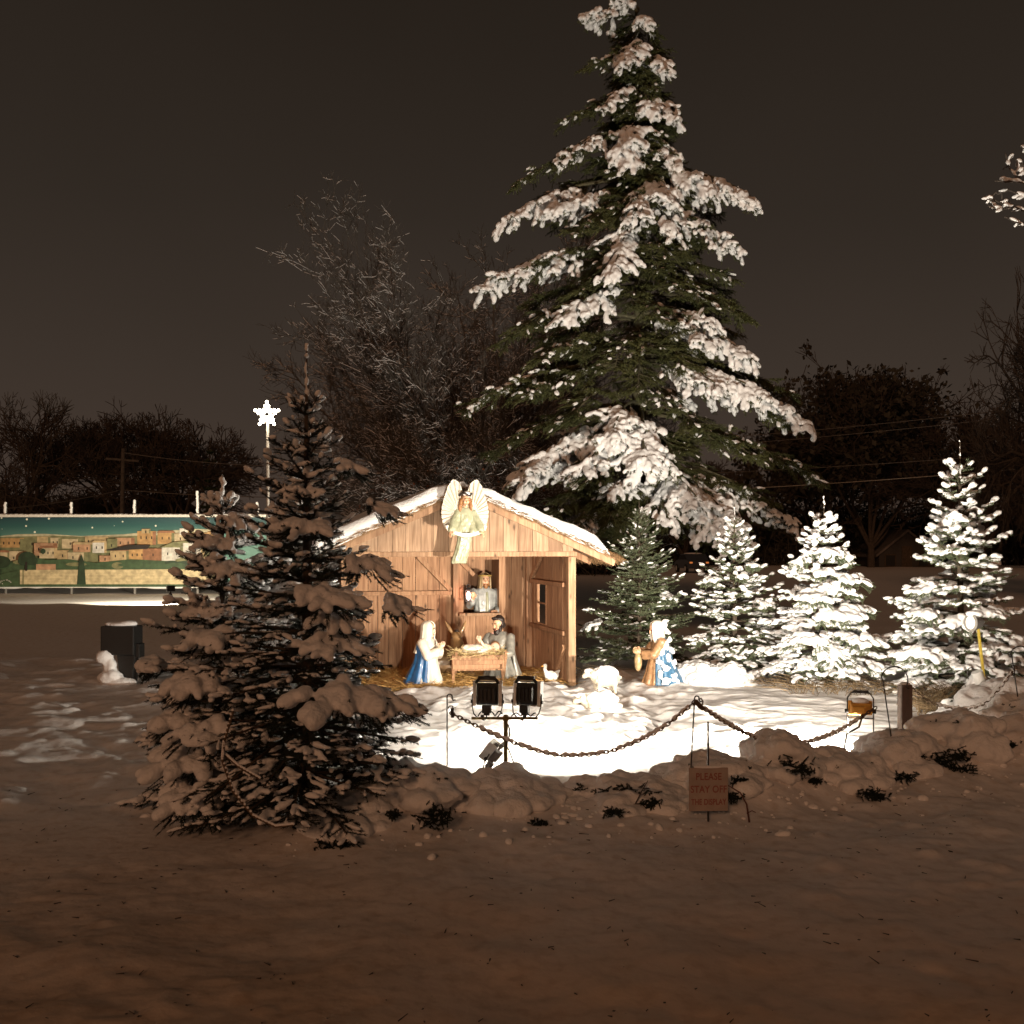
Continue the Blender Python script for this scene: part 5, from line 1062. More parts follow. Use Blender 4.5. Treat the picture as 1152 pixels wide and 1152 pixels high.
# ------------------------------------------------------------------ the big evergreen
def big_evergreen():
    D0 = 25.0; bx0 = 719; loc = base(bx0, D0); o = thing('evergreen_tree', 'huge evergreen with drooping snow-laden boughs towering over the stable', 'evergreen tree', loc)
    r = np.random.default_rng(41); H = 15.2; trunk = MB()
    trunk.path([(0, 0, -.2), (.02, 0, 2), (0, 0, 5), (.03, .02, 9), (.0, 0, 12.5), (-.1, 0, H)], [.26, .22, .17, .11, .06, .015], 12)
    # tip x, tip y, start y, depth of the tip towards the viewer (m), snow share, spray size
    BR = [(668, 14, 22, .3, .9, .5), (738, 12, 24, .4, .9, .45), (705, 6, 14, .5, .9, .4), (655, 78, 62, .5, .85, .55), (742, 85, 60, .6, .9, .6), (700, 66, 50, .9, .9, .5), (630, 133, 112, .4, .85, .5), (744, 135, 100, .7, .9, .6), (725, 60, 45, .5, .9, .5), (690, 120, 100, .9, .7, .6),
          (580, 196, 168, .3, .35, .62), (640, 178, 150, .9, .7, .7), (690, 162, 138, 1.1, .95, .75), (765, 188, 150, .7, .75, .65), (725, 178, 140, 1.2, .9, .7), (772, 200, 175, -.6, .3, .7), (610, 215, 190, -.5, .3, .7),
          (563, 252, 205, .6, .95, .80), (625, 232, 205, 1.0, .95, .8), (690, 300, 235, 1.9, 1.0, .95), (655, 262, 225, 1.3, .9, .8), (845, 234, 200, .6, .97, .95), (790, 216, 195, 1.1, .97, .85), (740, 225, 200, 1.5, .9, .85), (832, 282, 232, .9, .8, .85), (770, 268, 225, 1.4, .8, .8), (715, 240, 205, 1.6, .8, .8),
          (545, 318, 282, .8, .85, .85), (590, 300, 285, .9, .45, .8), (640, 322, 290, 1.4, .2, .8), (800, 338, 290, .8, .45, .8), (760, 330, 290, 1.3, .15, .85), (700, 345, 310, 1.6, .1, .8), (745, 300, 270, 1.5, .2, .8),
          (588, 362, 335, 1.3, 1.0, .75), (625, 350, 325, 1.5, .97, .75), (562, 395, 352, .8, .15, .85), (625, 405, 368, 1.6, .45, .85), (855, 398, 350, .9, .9, .9), (800, 375, 340, 1.5, .9, .85), (745, 362, 330, 1.8, .3, .8), (690, 410, 372, 1.9, .25, .9), (770, 410, 375, 1.6, .15, .9),
          (536, 468, 420, .9, .55, .95), (600, 445, 408, 1.3, .45, .9), (650, 470, 425, 1.7, .2, .95), (912, 470, 412, 1.0, .97, 1.0), (850, 436, 402, 1.5, .97, .95), (800, 430, 400, 1.8, .85, .9), (770, 455, 415, 2.0, .6, .9), (720, 440, 400, 1.9, .1, .9), (895, 430, 395, -.3, .15, .9), (880, 480, 430, .9, .4, 1.0),
          (574, 548, 470, 1.8, 1.0, 1.0), (640, 520, 468, 2.3, 1.0, 1.05), (725, 528, 452, 2.9, 1.0, 1.1), (690, 500, 455, 2.6, .97, 1.0), (540, 500, 455, .7, .2, .95), (670, 545, 490, 2.2, .25, 1.0), (905, 535, 468, 1.0, .45, 1.05), (850, 520, 462, 1.4, .3, 1.0), (800, 500, 450, 1.6, .25, 1.0), (770, 520, 470, 1.9, .1, 1.0),
          (610, 570, 520, 1.2, .2, .95), (690, 575, 525, 2.0, .1, 1.0), (740, 585, 535, 1.8, .12, 1.0), (820, 612, 522, 2.6, 1.0, 1.1), (795, 575, 520, 2.4, 1.0, 1.0), (845, 590, 520, 2.2, .97, 1.05), (908, 596, 530, 1.2, .75, .9), (870, 560, 510, 1.2, .3, 1.0), (650, 590, 545, 1.4, .15, .9), (770, 600, 545, 2.0, .4, .9), (715, 600, 560, 1.0, .1, .8)]
    BR = [(a + r.normal(0, 9), b + r.normal(0, 7), c + r.normal(0, 5), d, e2, f * r.uniform(.85, 1.15)) for a, b, c, d, e2, f in BR]
    def zpx(y, D): return P(0, y, D)[2]
    for k in range(120):       # the far side and the inner boughs
        y = r.uniform(20, 590) if k < 70 else r.uniform(10, 360); hw = np.interp(y, [0, 130, 200, 300, 450, 540, 600], [.5, .95, 1.9, 2.6, 3.4, 3.7, 3.0]); a = r.uniform(R(-10), R(190)) if k % 2 else r.uniform(R(180), R(360)); rad = hw * (r.uniform(.55, .95) if k % 2 else r.uniform(.35, .6))
        BR.append((bx0 + rad * math.cos(a) * F / D0, y + 26, y, -rad * math.sin(a), .08 + (.12 if y < 300 else 0), .5 + .25 * hw / 2))
    BR = [(a, b, c, d, (.3 if (e2 > .8 and f < .95 and r.random() < .16) else e2), f) for a, b, c, d, e2, f in BR]
    for k in range(12):       # shorter snowy boughs that break up the tiers on the near side
        y = r.choice([r.uniform(15, 320), r.uniform(470, 575), r.uniform(330, 470)], p=[.55, .2, .25]); hw = np.interp(y, [0, 130, 200, 300, 450, 540, 600], [.5, .95, 1.9, 2.6, 3.4, 3.7, 3.0]); a = r.uniform(R(195), R(345)) if not 330 < y < 470 else r.uniform(R(295), R(350)); rad = hw * r.uniform(.30, .85)
        BR.append((bx0 + rad * math.cos(a) * F / D0, y + r.uniform(14, 40), y, -rad * math.sin(a), r.uniform(.65, .95), .4 + .2 * hw / 2))
    t0 = []; t1 = []; tr = []; n0 = []; n1 = []; s0 = []; s1 = []; sr = []; bs0 = []; bs1 = []
    for (tx, ty, sy, dep, sn, size) in BR:
        tip = P(tx, ty, D0 - dep) - np.array(loc); z0 = zpx(sy, D0) - loc[2]; st = np.array([0, 0, z0]); L = np.linalg.norm(tip - st); mid = (st + tip) / 2 + np.array([0, 0, .17 * L]) + r.normal(0, .04, 3) * L
        n_ = 9; tt = np.linspace(0, 1, n_)[:, None]; pts = (1 - tt) ** 2 * st + 2 * tt * (1 - tt) * mid + tt ** 2 * tip
        rw = .012 + .012 * L; t0 += list(pts[:-1]); t1 += list(pts[1:]); tr += list(rw * (1.05 - .85 * tt[:-1, 0]))
        if sn > .15 and r.random() < .8: bs0 += list(pts[1:-3]); bs1 += list(pts[2:-2])
        dr = nrm((tip - st)[None])[0]; lat = np.cross(dr, [0, 0, 1.0]); lat /= max(np.linalg.norm(lat), 1e-6)
        ns = int(8 + 8 * size * max(1, L));  
        for k in range(ns):
            q = .34 + .66 * (k + r.random()) / ns; q = min(q, .995); bp_ = np.array([np.interp(q, tt[:, 0], pts[:, c]) for c in range(3)]); sg = 1 if k % 2 else -1
            l1 = size * (.38 + .85 * (1 - q)) * r.uniform(.55, 1.2); d = (dr * r.uniform(.1, .75) + lat * sg * r.uniform(.1, .95)) if sn > .6 else (dr * r.uniform(.25, .9) + lat * sg * r.uniform(.25, 1.1)); d[2] = -r.uniform(.25, 1.25) if sn > .6 else -r.uniform(.05, .7); d /= np.linalg.norm(d); e_ = bp_ + d * l1
            t0.append(bp_); t1.append(e_); tr.append(.007)
            m = int(4 + 11 * l1)
            for j in range(m):
                w = .12 + .88 * (j + r.random()) / m; c = bp_ + (e_ - bp_) * w; dd = d * .8 + np.cross(d, [0, 0, 1.0]) * (1 if j % 2 else -1) * r.uniform(.3, .9) + np.array([0, 0, -r.uniform(.05, .55)]); dd /= np.linalg.norm(dd); l2 = r.uniform(.14, .27)
                n0.append(c); n1.append(c + dd * l2)
                if r.random() < (sn if sn > .6 else sn * .45) * (1.0 if sn > .8 and q > .45 else (.2 + .7 * q)): [(s0.append(c + dd * l2 * w_ + u_), s1.append(c + dd * l2 * (w_ + k_) + u_), sr.append(r.uniform(.036, .074) * (.55 + .45 * sn))) for w_, k_, u_ in ((r.uniform(0, .2), r.uniform(.5, .8), r.normal(0, .018, 3)), (r.uniform(.35, .7), r.uniform(.15, .3), r.normal(0, .025, 3)))[:2 if sn > .6 else 1]]
            n0.append(bp_ + (e_ - bp_) * .6); n1.append(e_ + d * .1)
    trunk.build('trunk', M['bark_green'], o, smooth=True)
    b = MB(); b.tubes(t0, t1, tr, np.array(tr) * .8, 6); b.build('boughs', M['bark_green'], o)
    b = MB(); n0 = np.array(n0); n1 = np.array(n1); b.tubes(n0, n1, .005, .003, 3); b.needles(n0, n1, 135, .062, .0125, 42); b.build('crown', M['needle_spruce'], o)
    b = MB(); snow_fingers(b, np.array(s0), np.array(s1), np.array(sr), .80, 2, .28); bs0 = np.array(bs0); bs1 = np.array(bs1); snow_fingers(b, bs0, bs1, np.full(len(bs0), .028), .6, 1); b.voxel('snow', M['snow'], o, .024, 0, .010, 12)['kind'] = 'stuff'
    print('evergreen twigs', len(n0), 'snow', len(s0))
big_evergreen()

# ------------------------------------------------------------------ bare trees
def limbs(seed, H, spread, fork=.25, nl=7, levels=5, kids=(2, 4), shrink=.68, up=.25, r0=.16, fine=1.0, wig=.10):
    r = np.random.default_rng(seed); A = []; B = []; r0s = []; r1s = []; lv = []
    def seg(p, d, L, rad, level):
        n = 3 if level < 3 else 2; q = p
        for k in range(n):
            d = d + r.normal(0, wig, 3) + np.array([0, 0, up * .22]); d = d / np.linalg.norm(d); e_ = q + d * L / n; ra = rad * (1 - .30 * k / n); rb_ = rad * (1 - .30 * (k + 1) / n)
            A.append(q); B.append(e_); r0s.append(ra); r1s.append(rb_); lv.append(level); q = e_
            if level < levels and k > 0 or (level >= 2 and level < levels):
                if r.random() < .55 * fine: kid(q, d, L, rad * .5, level, 1)
        if level < levels: kid(q, d, L, rad * .70, level, r.integers(kids[0], kids[1]))
    def kid(q, d, L, rad, level, n):
        for _ in range(n):
            v = r.normal(0, 1, 3); v = v - d * np.dot(v, d); v /= np.linalg.norm(v); an = R(r.uniform(18, 52)); nd = d * math.cos(an) + v * math.sin(an); seg(q, nd, L * shrink * r.uniform(.8, 1.15), max(rad, .004), level + 1)
    z = H * fork; A.append(np.array([0, 0, -.2])); B.append(np.array([0, 0, z])); r0s.append(r0 * 1.25); r1s.append(r0); lv.append(0)
    L0 = H * (1 - fork) * .36
    for k in range(nl):
        a = k * 6.283 / nl + r.normal(0, .25); sp_ = spread * r.uniform(.4, 1.15); d = np.array([math.cos(a) * sp_, math.sin(a) * sp_, 1.0]); d /= np.linalg.norm(d); seg(np.array([0, 0, z * r.uniform(.72, 1)]), d, L0 * r.uniform(.85, 1.15), r0 * .55, 1)
    return np.array(A), np.array(B), np.array(r0s), np.array(r1s), np.array(lv)
def bare_tree(label, loc, seed, H, spread, mt, group=None, snow=0.0, leaves=None, cat='bare tree', name='bare_tree', minr=.006, rz=0, rad=None, **kw):
    o = thing(name, label, cat, loc, rz, group); A, B, a, b_, lv = limbs(seed, H, spread, **kw); r = np.random.default_rng(seed)
    k = H / max(B[:, 2].max(), .1); A = A * k; B = B * k; print(label[:30], len(A))
    if rad: kx = rad / np.percentile(np.hypot(B[:, 0], B[:, 1]), 98.5); A[:, :2] *= kx; B[:, :2] *= kx
    m = lv <= 1; t = MB(); t.tubes(A[m], B[m], a[m], b_[m], 8); t.build('trunk', mt, o, smooth=True)
    m = lv > 1; t = MB(); t.tubes(A[m], B[m], np.maximum(a[m], minr), np.maximum(b_[m], minr * .7), 4)
    if leaves:
        mt2, zmax, cnt, size = leaves; idx = np.where((lv >= 3) & (B[:, 2] < zmax))[0]
        if len(idx):
            pick = r.choice(idx, cnt); c = B[pick] + r.normal(0, .07 * size / .06, (cnt, 3)); u = r.normal(0, 1, (cnt, 3)); u = nrm(u); v = nrm(np.cross(u, r.normal(0, 1, (cnt, 3)))); s_ = size * r.uniform(.6, 1.3, (cnt, 1))
            V_ = np.stack([c - u * s_, c + v * s_ * .6, c + u * s_, c - v * s_ * .6], 1).reshape(-1, 3); lb = MB(); lb.add(V_, np.arange(4 * cnt).reshape(-1, 4)); lb.build('leaves', mt2, o)
    t.build('crown', mt, o)
    if snow:
        m = (lv >= 1) & (r.random(len(lv)) < snow) & (np.abs((B - A)[:, 2]) / np.linalg.norm(B - A, axis=1) < .86); rr_ = np.maximum(a[m] * .75, minr * .95); off = np.array([0, 0, 1.0]) * (np.maximum(a[m], minr) * .85)[:, None]
        s_ = MB(); s_.tubes(A[m] + off, B[m] + off, rr_, rr_ * .8, 5, cap=True); s_.build('snow', M['snow_far'], o)
    return o
def wide_bare_tree():
    """limbs fan out to a dome; every limb carries shoots, every shoot carries twigs"""
    r = np.random.default_rng(19); o = thing('bare_tree', 'wide bare tree with frosted twigs rising behind the stable', 'bare tree', base(528, 34.0))
    big = []; A = []; B = []; Ra = []; Rb = []; lv = []
    def grow(p, d, L, r0, level, n, lift):
        q = p; d = d / np.linalg.norm(d); pts = [p]
        for k in range(n):
            d = d + r.normal(0, .075 + .03 * level, 3) + np.array([0, 0, lift / n]); d /= np.linalg.norm(d); e_ = q + d * L / n
            ra = r0 * (1 - .85 * k / n); rb_ = r0 * (1 - .85 * (k + 1) / n); A.append(q); B.append(e_); Ra.append(ra); Rb.append(rb_); lv.append(level)
            if level < 4:
                f = (k + 1) / n; m = (2, 1, 2, 1)[level] if f > .2 else (1 if level else 0)
                for _ in range(m):
                    v = r.normal(0, 1, 3); v = v - d * np.dot(v, d); v /= np.linalg.norm(v); an = R(r.uniform(22, 52)); nd = d * math.cos(an) + v * math.sin(an); nd[2] += .06
                    l2 = L * (.18 + .34 * (1 - f)) * r.uniform(.6, 1.2) if level < 3 else r.uniform(.16, .34)
                    if l2 > .12: grow(q + (e_ - q) * r.random(), nd, l2, max(r0 * .42 * (1 - .6 * f), .006), level + 1, max(2, int((9, 6, 4, 2, 2)[level + 1] * min(1, l2 / (3.0, 2.0, .9, .3, .3)[level + 1] + .25))), .12)
            q = e_
    zf = 2.6; trunk = MB(); trunk.path([(0, 0, -.2), (.03, 0, 1.2), (0, 0, zf + .3)], [.30, .25, .22], 12)
    for k in range(46):
        az = k * 2.399 + r.normal(0, .2); el = math.asin(.14 + .85 * ((k * .755) % 1)); d = np.array([math.cos(az) * math.cos(el), math.sin(az) * math.cos(el), math.sin(el)]); L = 1 / math.sqrt((math.cos(el) / 6.7) ** 2 + (math.sin(el) / 11.0) ** 2) * r.uniform(.94, 1.0)
        grow(np.array([0, 0, zf - (.9 if el < .7 else 0) * r.random()]), d, L, .085 - .02 * (k % 5) / 4, 0, 14, .10)
    A = np.array(A); B = np.array(B); Ra = np.array(Ra); Rb = np.array(Rb); lv = np.array(lv); print('bare tree', len(A)); m = lv == 0
    trunk.tubes(A[m], B[m], Ra[m], Rb[m], 7); trunk.build('trunk', M['bark_grey'], o, smooth=True)
    t = MB(); t.tubes(A[~m], B[~m], np.maximum(Ra[~m], .0062), np.maximum(Rb[~m], .0045), 4); t.build('crown', M['bark_grey'], o)
    sl = np.abs((B - A)[:, 2]) / np.linalg.norm(B - A, axis=1); m = (r.random(len(lv)) < .27) & (sl < .80); off = np.array([0, 0, 1.0]) * (np.maximum(Ra[m], .006) * .8)[:, None]; w = np.maximum(Ra[m] * .6, .0075); sn = MB(); sn.tubes(A[m] + off, B[m] + off, w, w * .8, 5, cap=True); sn.build('snow', M['snow_far'], o)['kind'] = 'stuff'
    idx = np.where((lv >= 2) & (B[:, 2] < 4.6))[0]; c_ = 3200; pick = r.choice(idx, c_); c = B[pick] + r.normal(0, .05, (c_, 3)); u = nrm(r.normal(0, 1, (c_, 3))); v = nrm(np.cross(u, r.normal(0, 1, (c_, 3)))); s_ = .04 * r.uniform(.6, 1.3, (c_, 1))
    lb = MB(); lb.add(np.stack([c - u * s_, c + v * s_ * .6, c + u * s_, c - v * s_ * .6], 1).reshape(-1, 3), np.arange(4 * c_).reshape(-1, 4)); lb.build('leaves', M['leaf_red'], o)['kind'] = 'stuff'
wide_bare_tree()
# the snowy limb that reaches in from the right edge
def edge_tree():
    g = base(1345, 14.5); o = thing('bare_tree', 'bare tree at the right frame edge with thick snow clots on its twigs', 'bare tree', g); r = np.random.default_rng(9)
    tr = MB(); tr.path([(0, 0, -.2), (.05, 0, 2.5), (0, 0, 5), (.1, .1, 8.2)], [.17, .14, .10, .04], 10); A = []; B = []; S0 = []; S1 = []; SR_ = []
    def T(px, py, d=0): return P(px, py, 14.5 + d) - np.array(g)
    lines = [[(1345, 330, 0), (1260, 262, 0), (1200, 236, -.1), (1165, 242, -.2), (1140, 232, -.2), (1120, 226, -.2), (1112, 222, -.2)], [(1200, 236, -.1), (1170, 212, -.1), (1148, 205, 0), (1136, 190, .1), (1131, 172, .1)], [(1170, 212, -.1), (1150, 184, 0), (1143, 180, 0)],
             [(1165, 242, -.2), (1148, 252, -.3), (1130, 244, -.3)], [(1148, 205, 0), (1130, 203, .1), (1122, 204, .1)], [(1345, 300, 0), (1250, 215, .3), (1190, 180, .3), (1160, 170, .4), (1148, 165, .4)], [(1140, 232, -.2), (1128, 236, -.2), (1112, 232, -.2)], [(1200, 236, 0), (1160, 224, .3), (1135, 214, .3), (1118, 218, .3)], [(1250, 215, .3), (1200, 160, .4), (1172, 140, .5)]]
    for L in lines:
        pts = [T(*q) for q in L]
        for a, b in zip(pts[:-1], pts[1:]):
            A.append(a); B.append(b)
            for k in range(3):
                q = r.random(); c = a + (b - a) * q; e_ = c + nrm(r.normal(0, 1, (1, 3)))[0] * .10 + (b - a) * .1; A.append(c); B.append(e_)
                if r.random() < .6: S0.append(c + (e_ - c) * .4); S1.append(e_); SR_.append(r.uniform(.02, .036))
            if r.random() < .9: q = r.uniform(0, .5); S0.append(a + (b - a) * q); S1.append(a + (b - a) * (q + .45)); SR_.append(r.uniform(.020, .034))
    tr.build('trunk', M['bark'], o, smooth=True); t = MB(); t.tubes(A, B, .012, .008, 5); t.build('crown', M['bark_dark'], o); b = MB(); snow_fingers(b, np.array(S0), np.array(S1), np.array(SR_), .8, 2, .2); b.voxel('snow', M['snow'], o, .012, 2)
edge_tree()
bare_tree('dark bare tree reaching in from the right frame edge below the snowy twigs', base(1225, 40), 14, 14.0, 1.2, M['bark_dark'], levels=6, nl=10, fork=.16, up=.02, r0=.22, minr=.012, rad=5.6)
# far trees
gL = 'dark trees beyond the mural'; gR = 'dark trees beyond the far field'
bare_tree('dark round bare tree rising over the left end of the mural', base(22, 74), 31, 12.6, .75, M['bark_dark'], gL, levels=6, nl=8, fork=.22, up=.2, r0=.24, minr=.020, fine=.6)
bare_tree('dark bare tree over the middle of the mural, behind the utility pole', base(142, 78), 32, 12.6, .70, M['bark_dark'], gL, levels=6, nl=8, fork=.22, up=.2, r0=.22, minr=.022)
bare_tree('dark bare tree with drooping twigs left of the star', base(207, 76), 33, 12.0, .72, M['bark_dark'], gL, levels=6, nl=8, fork=.22, up=.05, r0=.22, minr=.022)
bare_tree('low dark bare tree filling the gap over the left part of the mural', base(92, 86), 34, 6.6, 1.0, M['bark_dark'], gL, levels=6, nl=9, fork=.12, up=.1, r0=.2, minr=.024)
bare_tree('low dark bare tree at the left frame edge over the mural', base(-8, 88), 35, 7.5, 1.0, M['bark_dark'], gL, levels=6, nl=9, fork=.12, up=.1, r0=.2, minr=.024)
bare_tree('small dark bare tree in the gap between the left firs and the stable roof', base(432, 62), 36, 7.2, 1.0, M['bark_dark'], None, levels=6, nl=9, fork=.12, up=.1, r0=.16, minr=.02)
bare_tree('dark leafy tree with a ragged top right of the big evergreen', base(980, 104), 37, 20.4, .70, M['bark_dark'], gR, leaves=(M['leaf_dark'], 40, 9000, .30), levels=6, nl=9, fork=.12, up=.2, r0=.3, minr=.03, cat='leafy tree', name='leafy_tree')
bare_tree('broad dark bare tree beyond the field behind the rightmost fir', base(1105, 100), 38, 16.0, .9, M['bark_dark'], gR, levels=6, nl=9, fork=.12, up=.2, r0=.28, minr=.03)
bare_tree('dark leafy tree showing between the evergreen and the ragged-topped tree', base(915, 112), 39, 16.0, .8, M['bark_dark'], gR, leaves=(M['leaf_dark'], 40, 7000, .30), levels=6, nl=9, fork=.1, up=.2, r0=.28, minr=.03, cat='leafy tree', name='leafy_tree')
bare_tree('dark bare tree cut by the right frame edge beyond the field', base(1175, 96), 40, 14.5, .9, M['bark_dark'], gR, levels=6, nl=9, fork=.1, up=.2, r0=.28, minr=.03)
bare_tree('low dark bare tree beyond the field seen under the evergreen boughs', base(770, 108), 42, 11, 1.1, M['bark_dark'], gR, levels=6, nl=9, fork=.1, up=.1, r0=.24, minr=.03)
fir('fir_tree', 'dark slender conifer over the right part of the mural', base(236, 72), 9.0, 2.1, 51, M['needle'], 0.0, (.03, .05), 0, .42, .05, 26, .22, .07, .9, leader=.04, fingers_top=False, el=(30, -12), twigk=5.0)
# the undergrowth that closes the horizon
r = np.random.default_rng(77); b = MB(); A = []; B = []
for (x0, x1, D, h0, n_) in ((-60, 330, 92, 4.6, 2600), (390, 700, 82, 3.8, 1700), (700, 1260, 116, 5.0, 3400)):
    px = r.uniform(x0, x1, n_); DD = D + r.normal(0, 2.5, n_); X0 = (px - 576) / F * DD; hh = h0 * (.55 + .6 * r.random(n_)) * (1 + .35 * vnoise(np.stack([X0 * .12, DD * 0, DD * 0], 1), 5)); p = np.stack([X0, DD, np.zeros(n_)], 1)
    for k in range(4):
        f0 = k / 4; q = p + np.stack([r.normal(0, .5, n_), r.normal(0, .4, n_), hh * .25], 1); A.append(p); B.append(q); p = q
        for m in range(3): A.append(q); B.append(q + np.stack([r.normal(0, .5, n_), r.normal(0, .3, n_), r.normal(.25, .3, n_)], 1))
A = np.concatenate(A); B = np.concatenate(B); b.tubes(A, B, .035, .02, 3)
cnt = 26000; pk = r.integers(0, len(A), cnt); c = B[pk] + r.normal(0, .25, (cnt, 3)); u = nrm(r.normal(0, 1, (cnt, 3))); v = nrm(np.cross(u, r.normal(0, 1, (cnt, 3)))); s_ = r.uniform(.10, .28, (cnt, 1)); b.add(np.stack([c - u * s_, c + v * s_ * .6, c + u * s_, c - v * s_ * .6], 1).reshape(-1, 3), np.arange(4 * cnt).reshape(-1, 4))
tag(b.build('undergrowth', M['leaf_dark']), 'dark tangled undergrowth along the far side of the field', 'undergrowth', kind='stuff')

# ------------------------------------------------------------------ snow-buried shrubs along the verge
def shrub(label, px, D, ztop, hw, seed, holes, depth=.34, twigs=5, blobs=26):
    """a low shrub under a lumpy snow blanket; dark needles show where the blanket has slipped"""
    r = np.random.default_rng(seed); g = G(px, D); z0 = gz(g[0], g[1]); h = max(.10, (ztop - z0) * 1.12); o = thing('snowy_shrub', label, 'shrub', (g[0], g[1], z0), 0, 'snow-buried shrubs along the verge')
    b = MB(); b.ell((0, .06, -.05), (hw * .95, depth * .95, h * .80))
    for k in range(blobs):
        a = r.uniform(0, 6.283); q = math.sqrt(r.random()); x = hw * .9 * q * math.cos(a); y = depth * .9 * q * math.sin(a); zz = h * .80 * math.sqrt(max(0, 1 - q * q)); s_ = r.uniform(.08, .20) * (.75 + .8 * h)
        b.ell((x, y, zz - .45 * s_ + r.uniform(-.02, .035)), (s_ * r.uniform(.9, 1.7), s_ * 1.1, s_ * r.uniform(.5, .8)), (0, 0, r.random() * 3), 2)
    for k in range(12):
        a = r.uniform(0, 6.283); b.ell((hw * math.cos(a), depth * 1.02 * math.sin(a), -.06), (.20, .16, r.uniform(.06, .10)), (0, 0, a), 2)
    sn = b.voxel('snow', M['snow'], o, .016, 6, .040, 6.5); sn['kind'] = 'stuff'
    n0 = []; n1 = []; A = []; B = []
    def cluster(c, s_, n_):
        """a ragged dark opening: many short sprigs over a flattened patch"""
        for k in range(n_):
            u = r.normal(0, .5, 3) * np.array([1.5, .35, .62]) * s_; d = nrm(np.array([[r.normal(0, 1), -.35, r.normal(-.1, .6)]]))[0]; l_ = s_ * r.uniform(.35, .9); q = c + u; n0.append(q); n1.append(q + d * l_); A.append(q); B.append(q + d * l_)
    for (hx, hy, hs) in holes:          # slipped places, by where they show on the front
        for D_ in np.linspace(D - depth - .35, D + .25, 90):     # walk in until the blanket is met
            q = P(hx, hy, D_) - np.array([g[0], g[1], z0]); rr_ = (q[0] / hw) ** 2 + (q[1] / depth) ** 2 + (max(q[2], 0) / (h * .95)) ** 2
            if rr_ < 1.04 or q[2] < .01: break
        cluster(q + np.array([0, .05, 0]), hs * .82, 50)
    for k in range(twigs):
        a = r.uniform(R(185), R(355)); q = r.uniform(.55, 1); cluster(np.array([hw * q * math.cos(a), depth * q * math.sin(a), h * .8 * math.sqrt(max(0, 1 - q * q)) + .02]), r.uniform(.02, .04), 5)
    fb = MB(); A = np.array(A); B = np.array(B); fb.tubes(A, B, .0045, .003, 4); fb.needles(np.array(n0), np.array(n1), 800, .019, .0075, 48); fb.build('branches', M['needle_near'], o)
    return o
SH = [('snow-buried shrub at the foot of the tall dark fir, its needles showing low', 392, 8.45, .22, .30, [(392, 930, .05), (375, 955, .10), (362, 962, .08), (410, 900, .05)]),
      ('arched snow-buried shrub just right of the tall dark fir', 455, 8.8, .34, .42, [(486, 925, .12), (494, 915, .08), (470, 955, .06), (440, 918, .05)]),
      ('low snow-buried shrub beneath the floodlight stand', 562, 9.05, .21, .40, [(607, 928, .06), (570, 945, .03)]),
      ('small peaked lump of snow-buried shrub at the foot of the brass stand', 577, 9.4, .27, .13, []),
      ('long snow-buried shrub left of the warning sign with a dark hollow and twigs', 700, 9.1, .24, .52, [(708, 893, .12), (725, 900, .10), (645, 938, .09), (690, 915, .06), (718, 938, .05), (735, 905, .06), (668, 940, .05)]),
      ('rounded snow-buried shrub directly behind the warning sign', 800, 9.45, .36, .36, [(825, 898, .07), (835, 880, .06), (845, 922, .04), (800, 865, .05)]),
      ('tall bumpy snow-buried shrub right of the warning sign', 875, 9.75, .53, .20, [(893, 862, .12), (905, 868, .07)]),
      ('low snow-buried shrub right of the chain low point with scattered dark twigs', 935, 9.95, .33, .42, [(982, 895, .09), (918, 880, .05), (872, 890, .04), (990, 897, .06), (960, 875, .03)]),
      ('snow-buried shrub at the foot of the curled hook', 1012, 10.35, .45, .30, [(1022, 875, .07), (980, 855, .05)]),
      ('large snow-buried shrub with a dark needle tuft in the lower right bank', 1078, 10.7, .56, .46, [(1062, 858, .14), (1085, 870, .14), (1050, 872, .10), (1080, 850, .10), (1095, 815, .10), (1105, 822, .07)]),
      ('snow-buried shrub cut by the right frame edge', 1165, 11.2, .66, .50, [(1140, 840, .05)])]
for k, (lab, px, D, zt, hw, holes) in enumerate(SH): shrub(lab, px, D, zt, hw, 100 + k, holes, .30 if hw < .25 else .40, 5 if hw > .25 else 2, 16 if hw < .25 else 34)
SH2 = [('snow-capped shrub behind the kneeling figure in the snow, left one of two', 786, 17.5, .33, .32, []), ('snow-capped shrub at the foot of the lit fir under the evergreen, right one of two', 822, 17.3, .30, .28, []),
       ('lumpy snow-buried shrub below the yellow stake at the right', 1130, 13.0, .62, .62, [(1100, 790, .05)]), ('small lumpy snow-buried shrub in front of the dry grass at the right', 1083, 13.2, .33, .35, [(1090, 780, .10), (1082, 785, .08)]), ('snow-buried shrub leading out of the right frame below the fir', 1195, 13.3, .80, .6, [])]
for k, (lab, px, D, zt, hw, holes) in enumerate(SH2): shrub(lab, px, D, zt, hw, 140 + k, holes, .35, 5, 34)
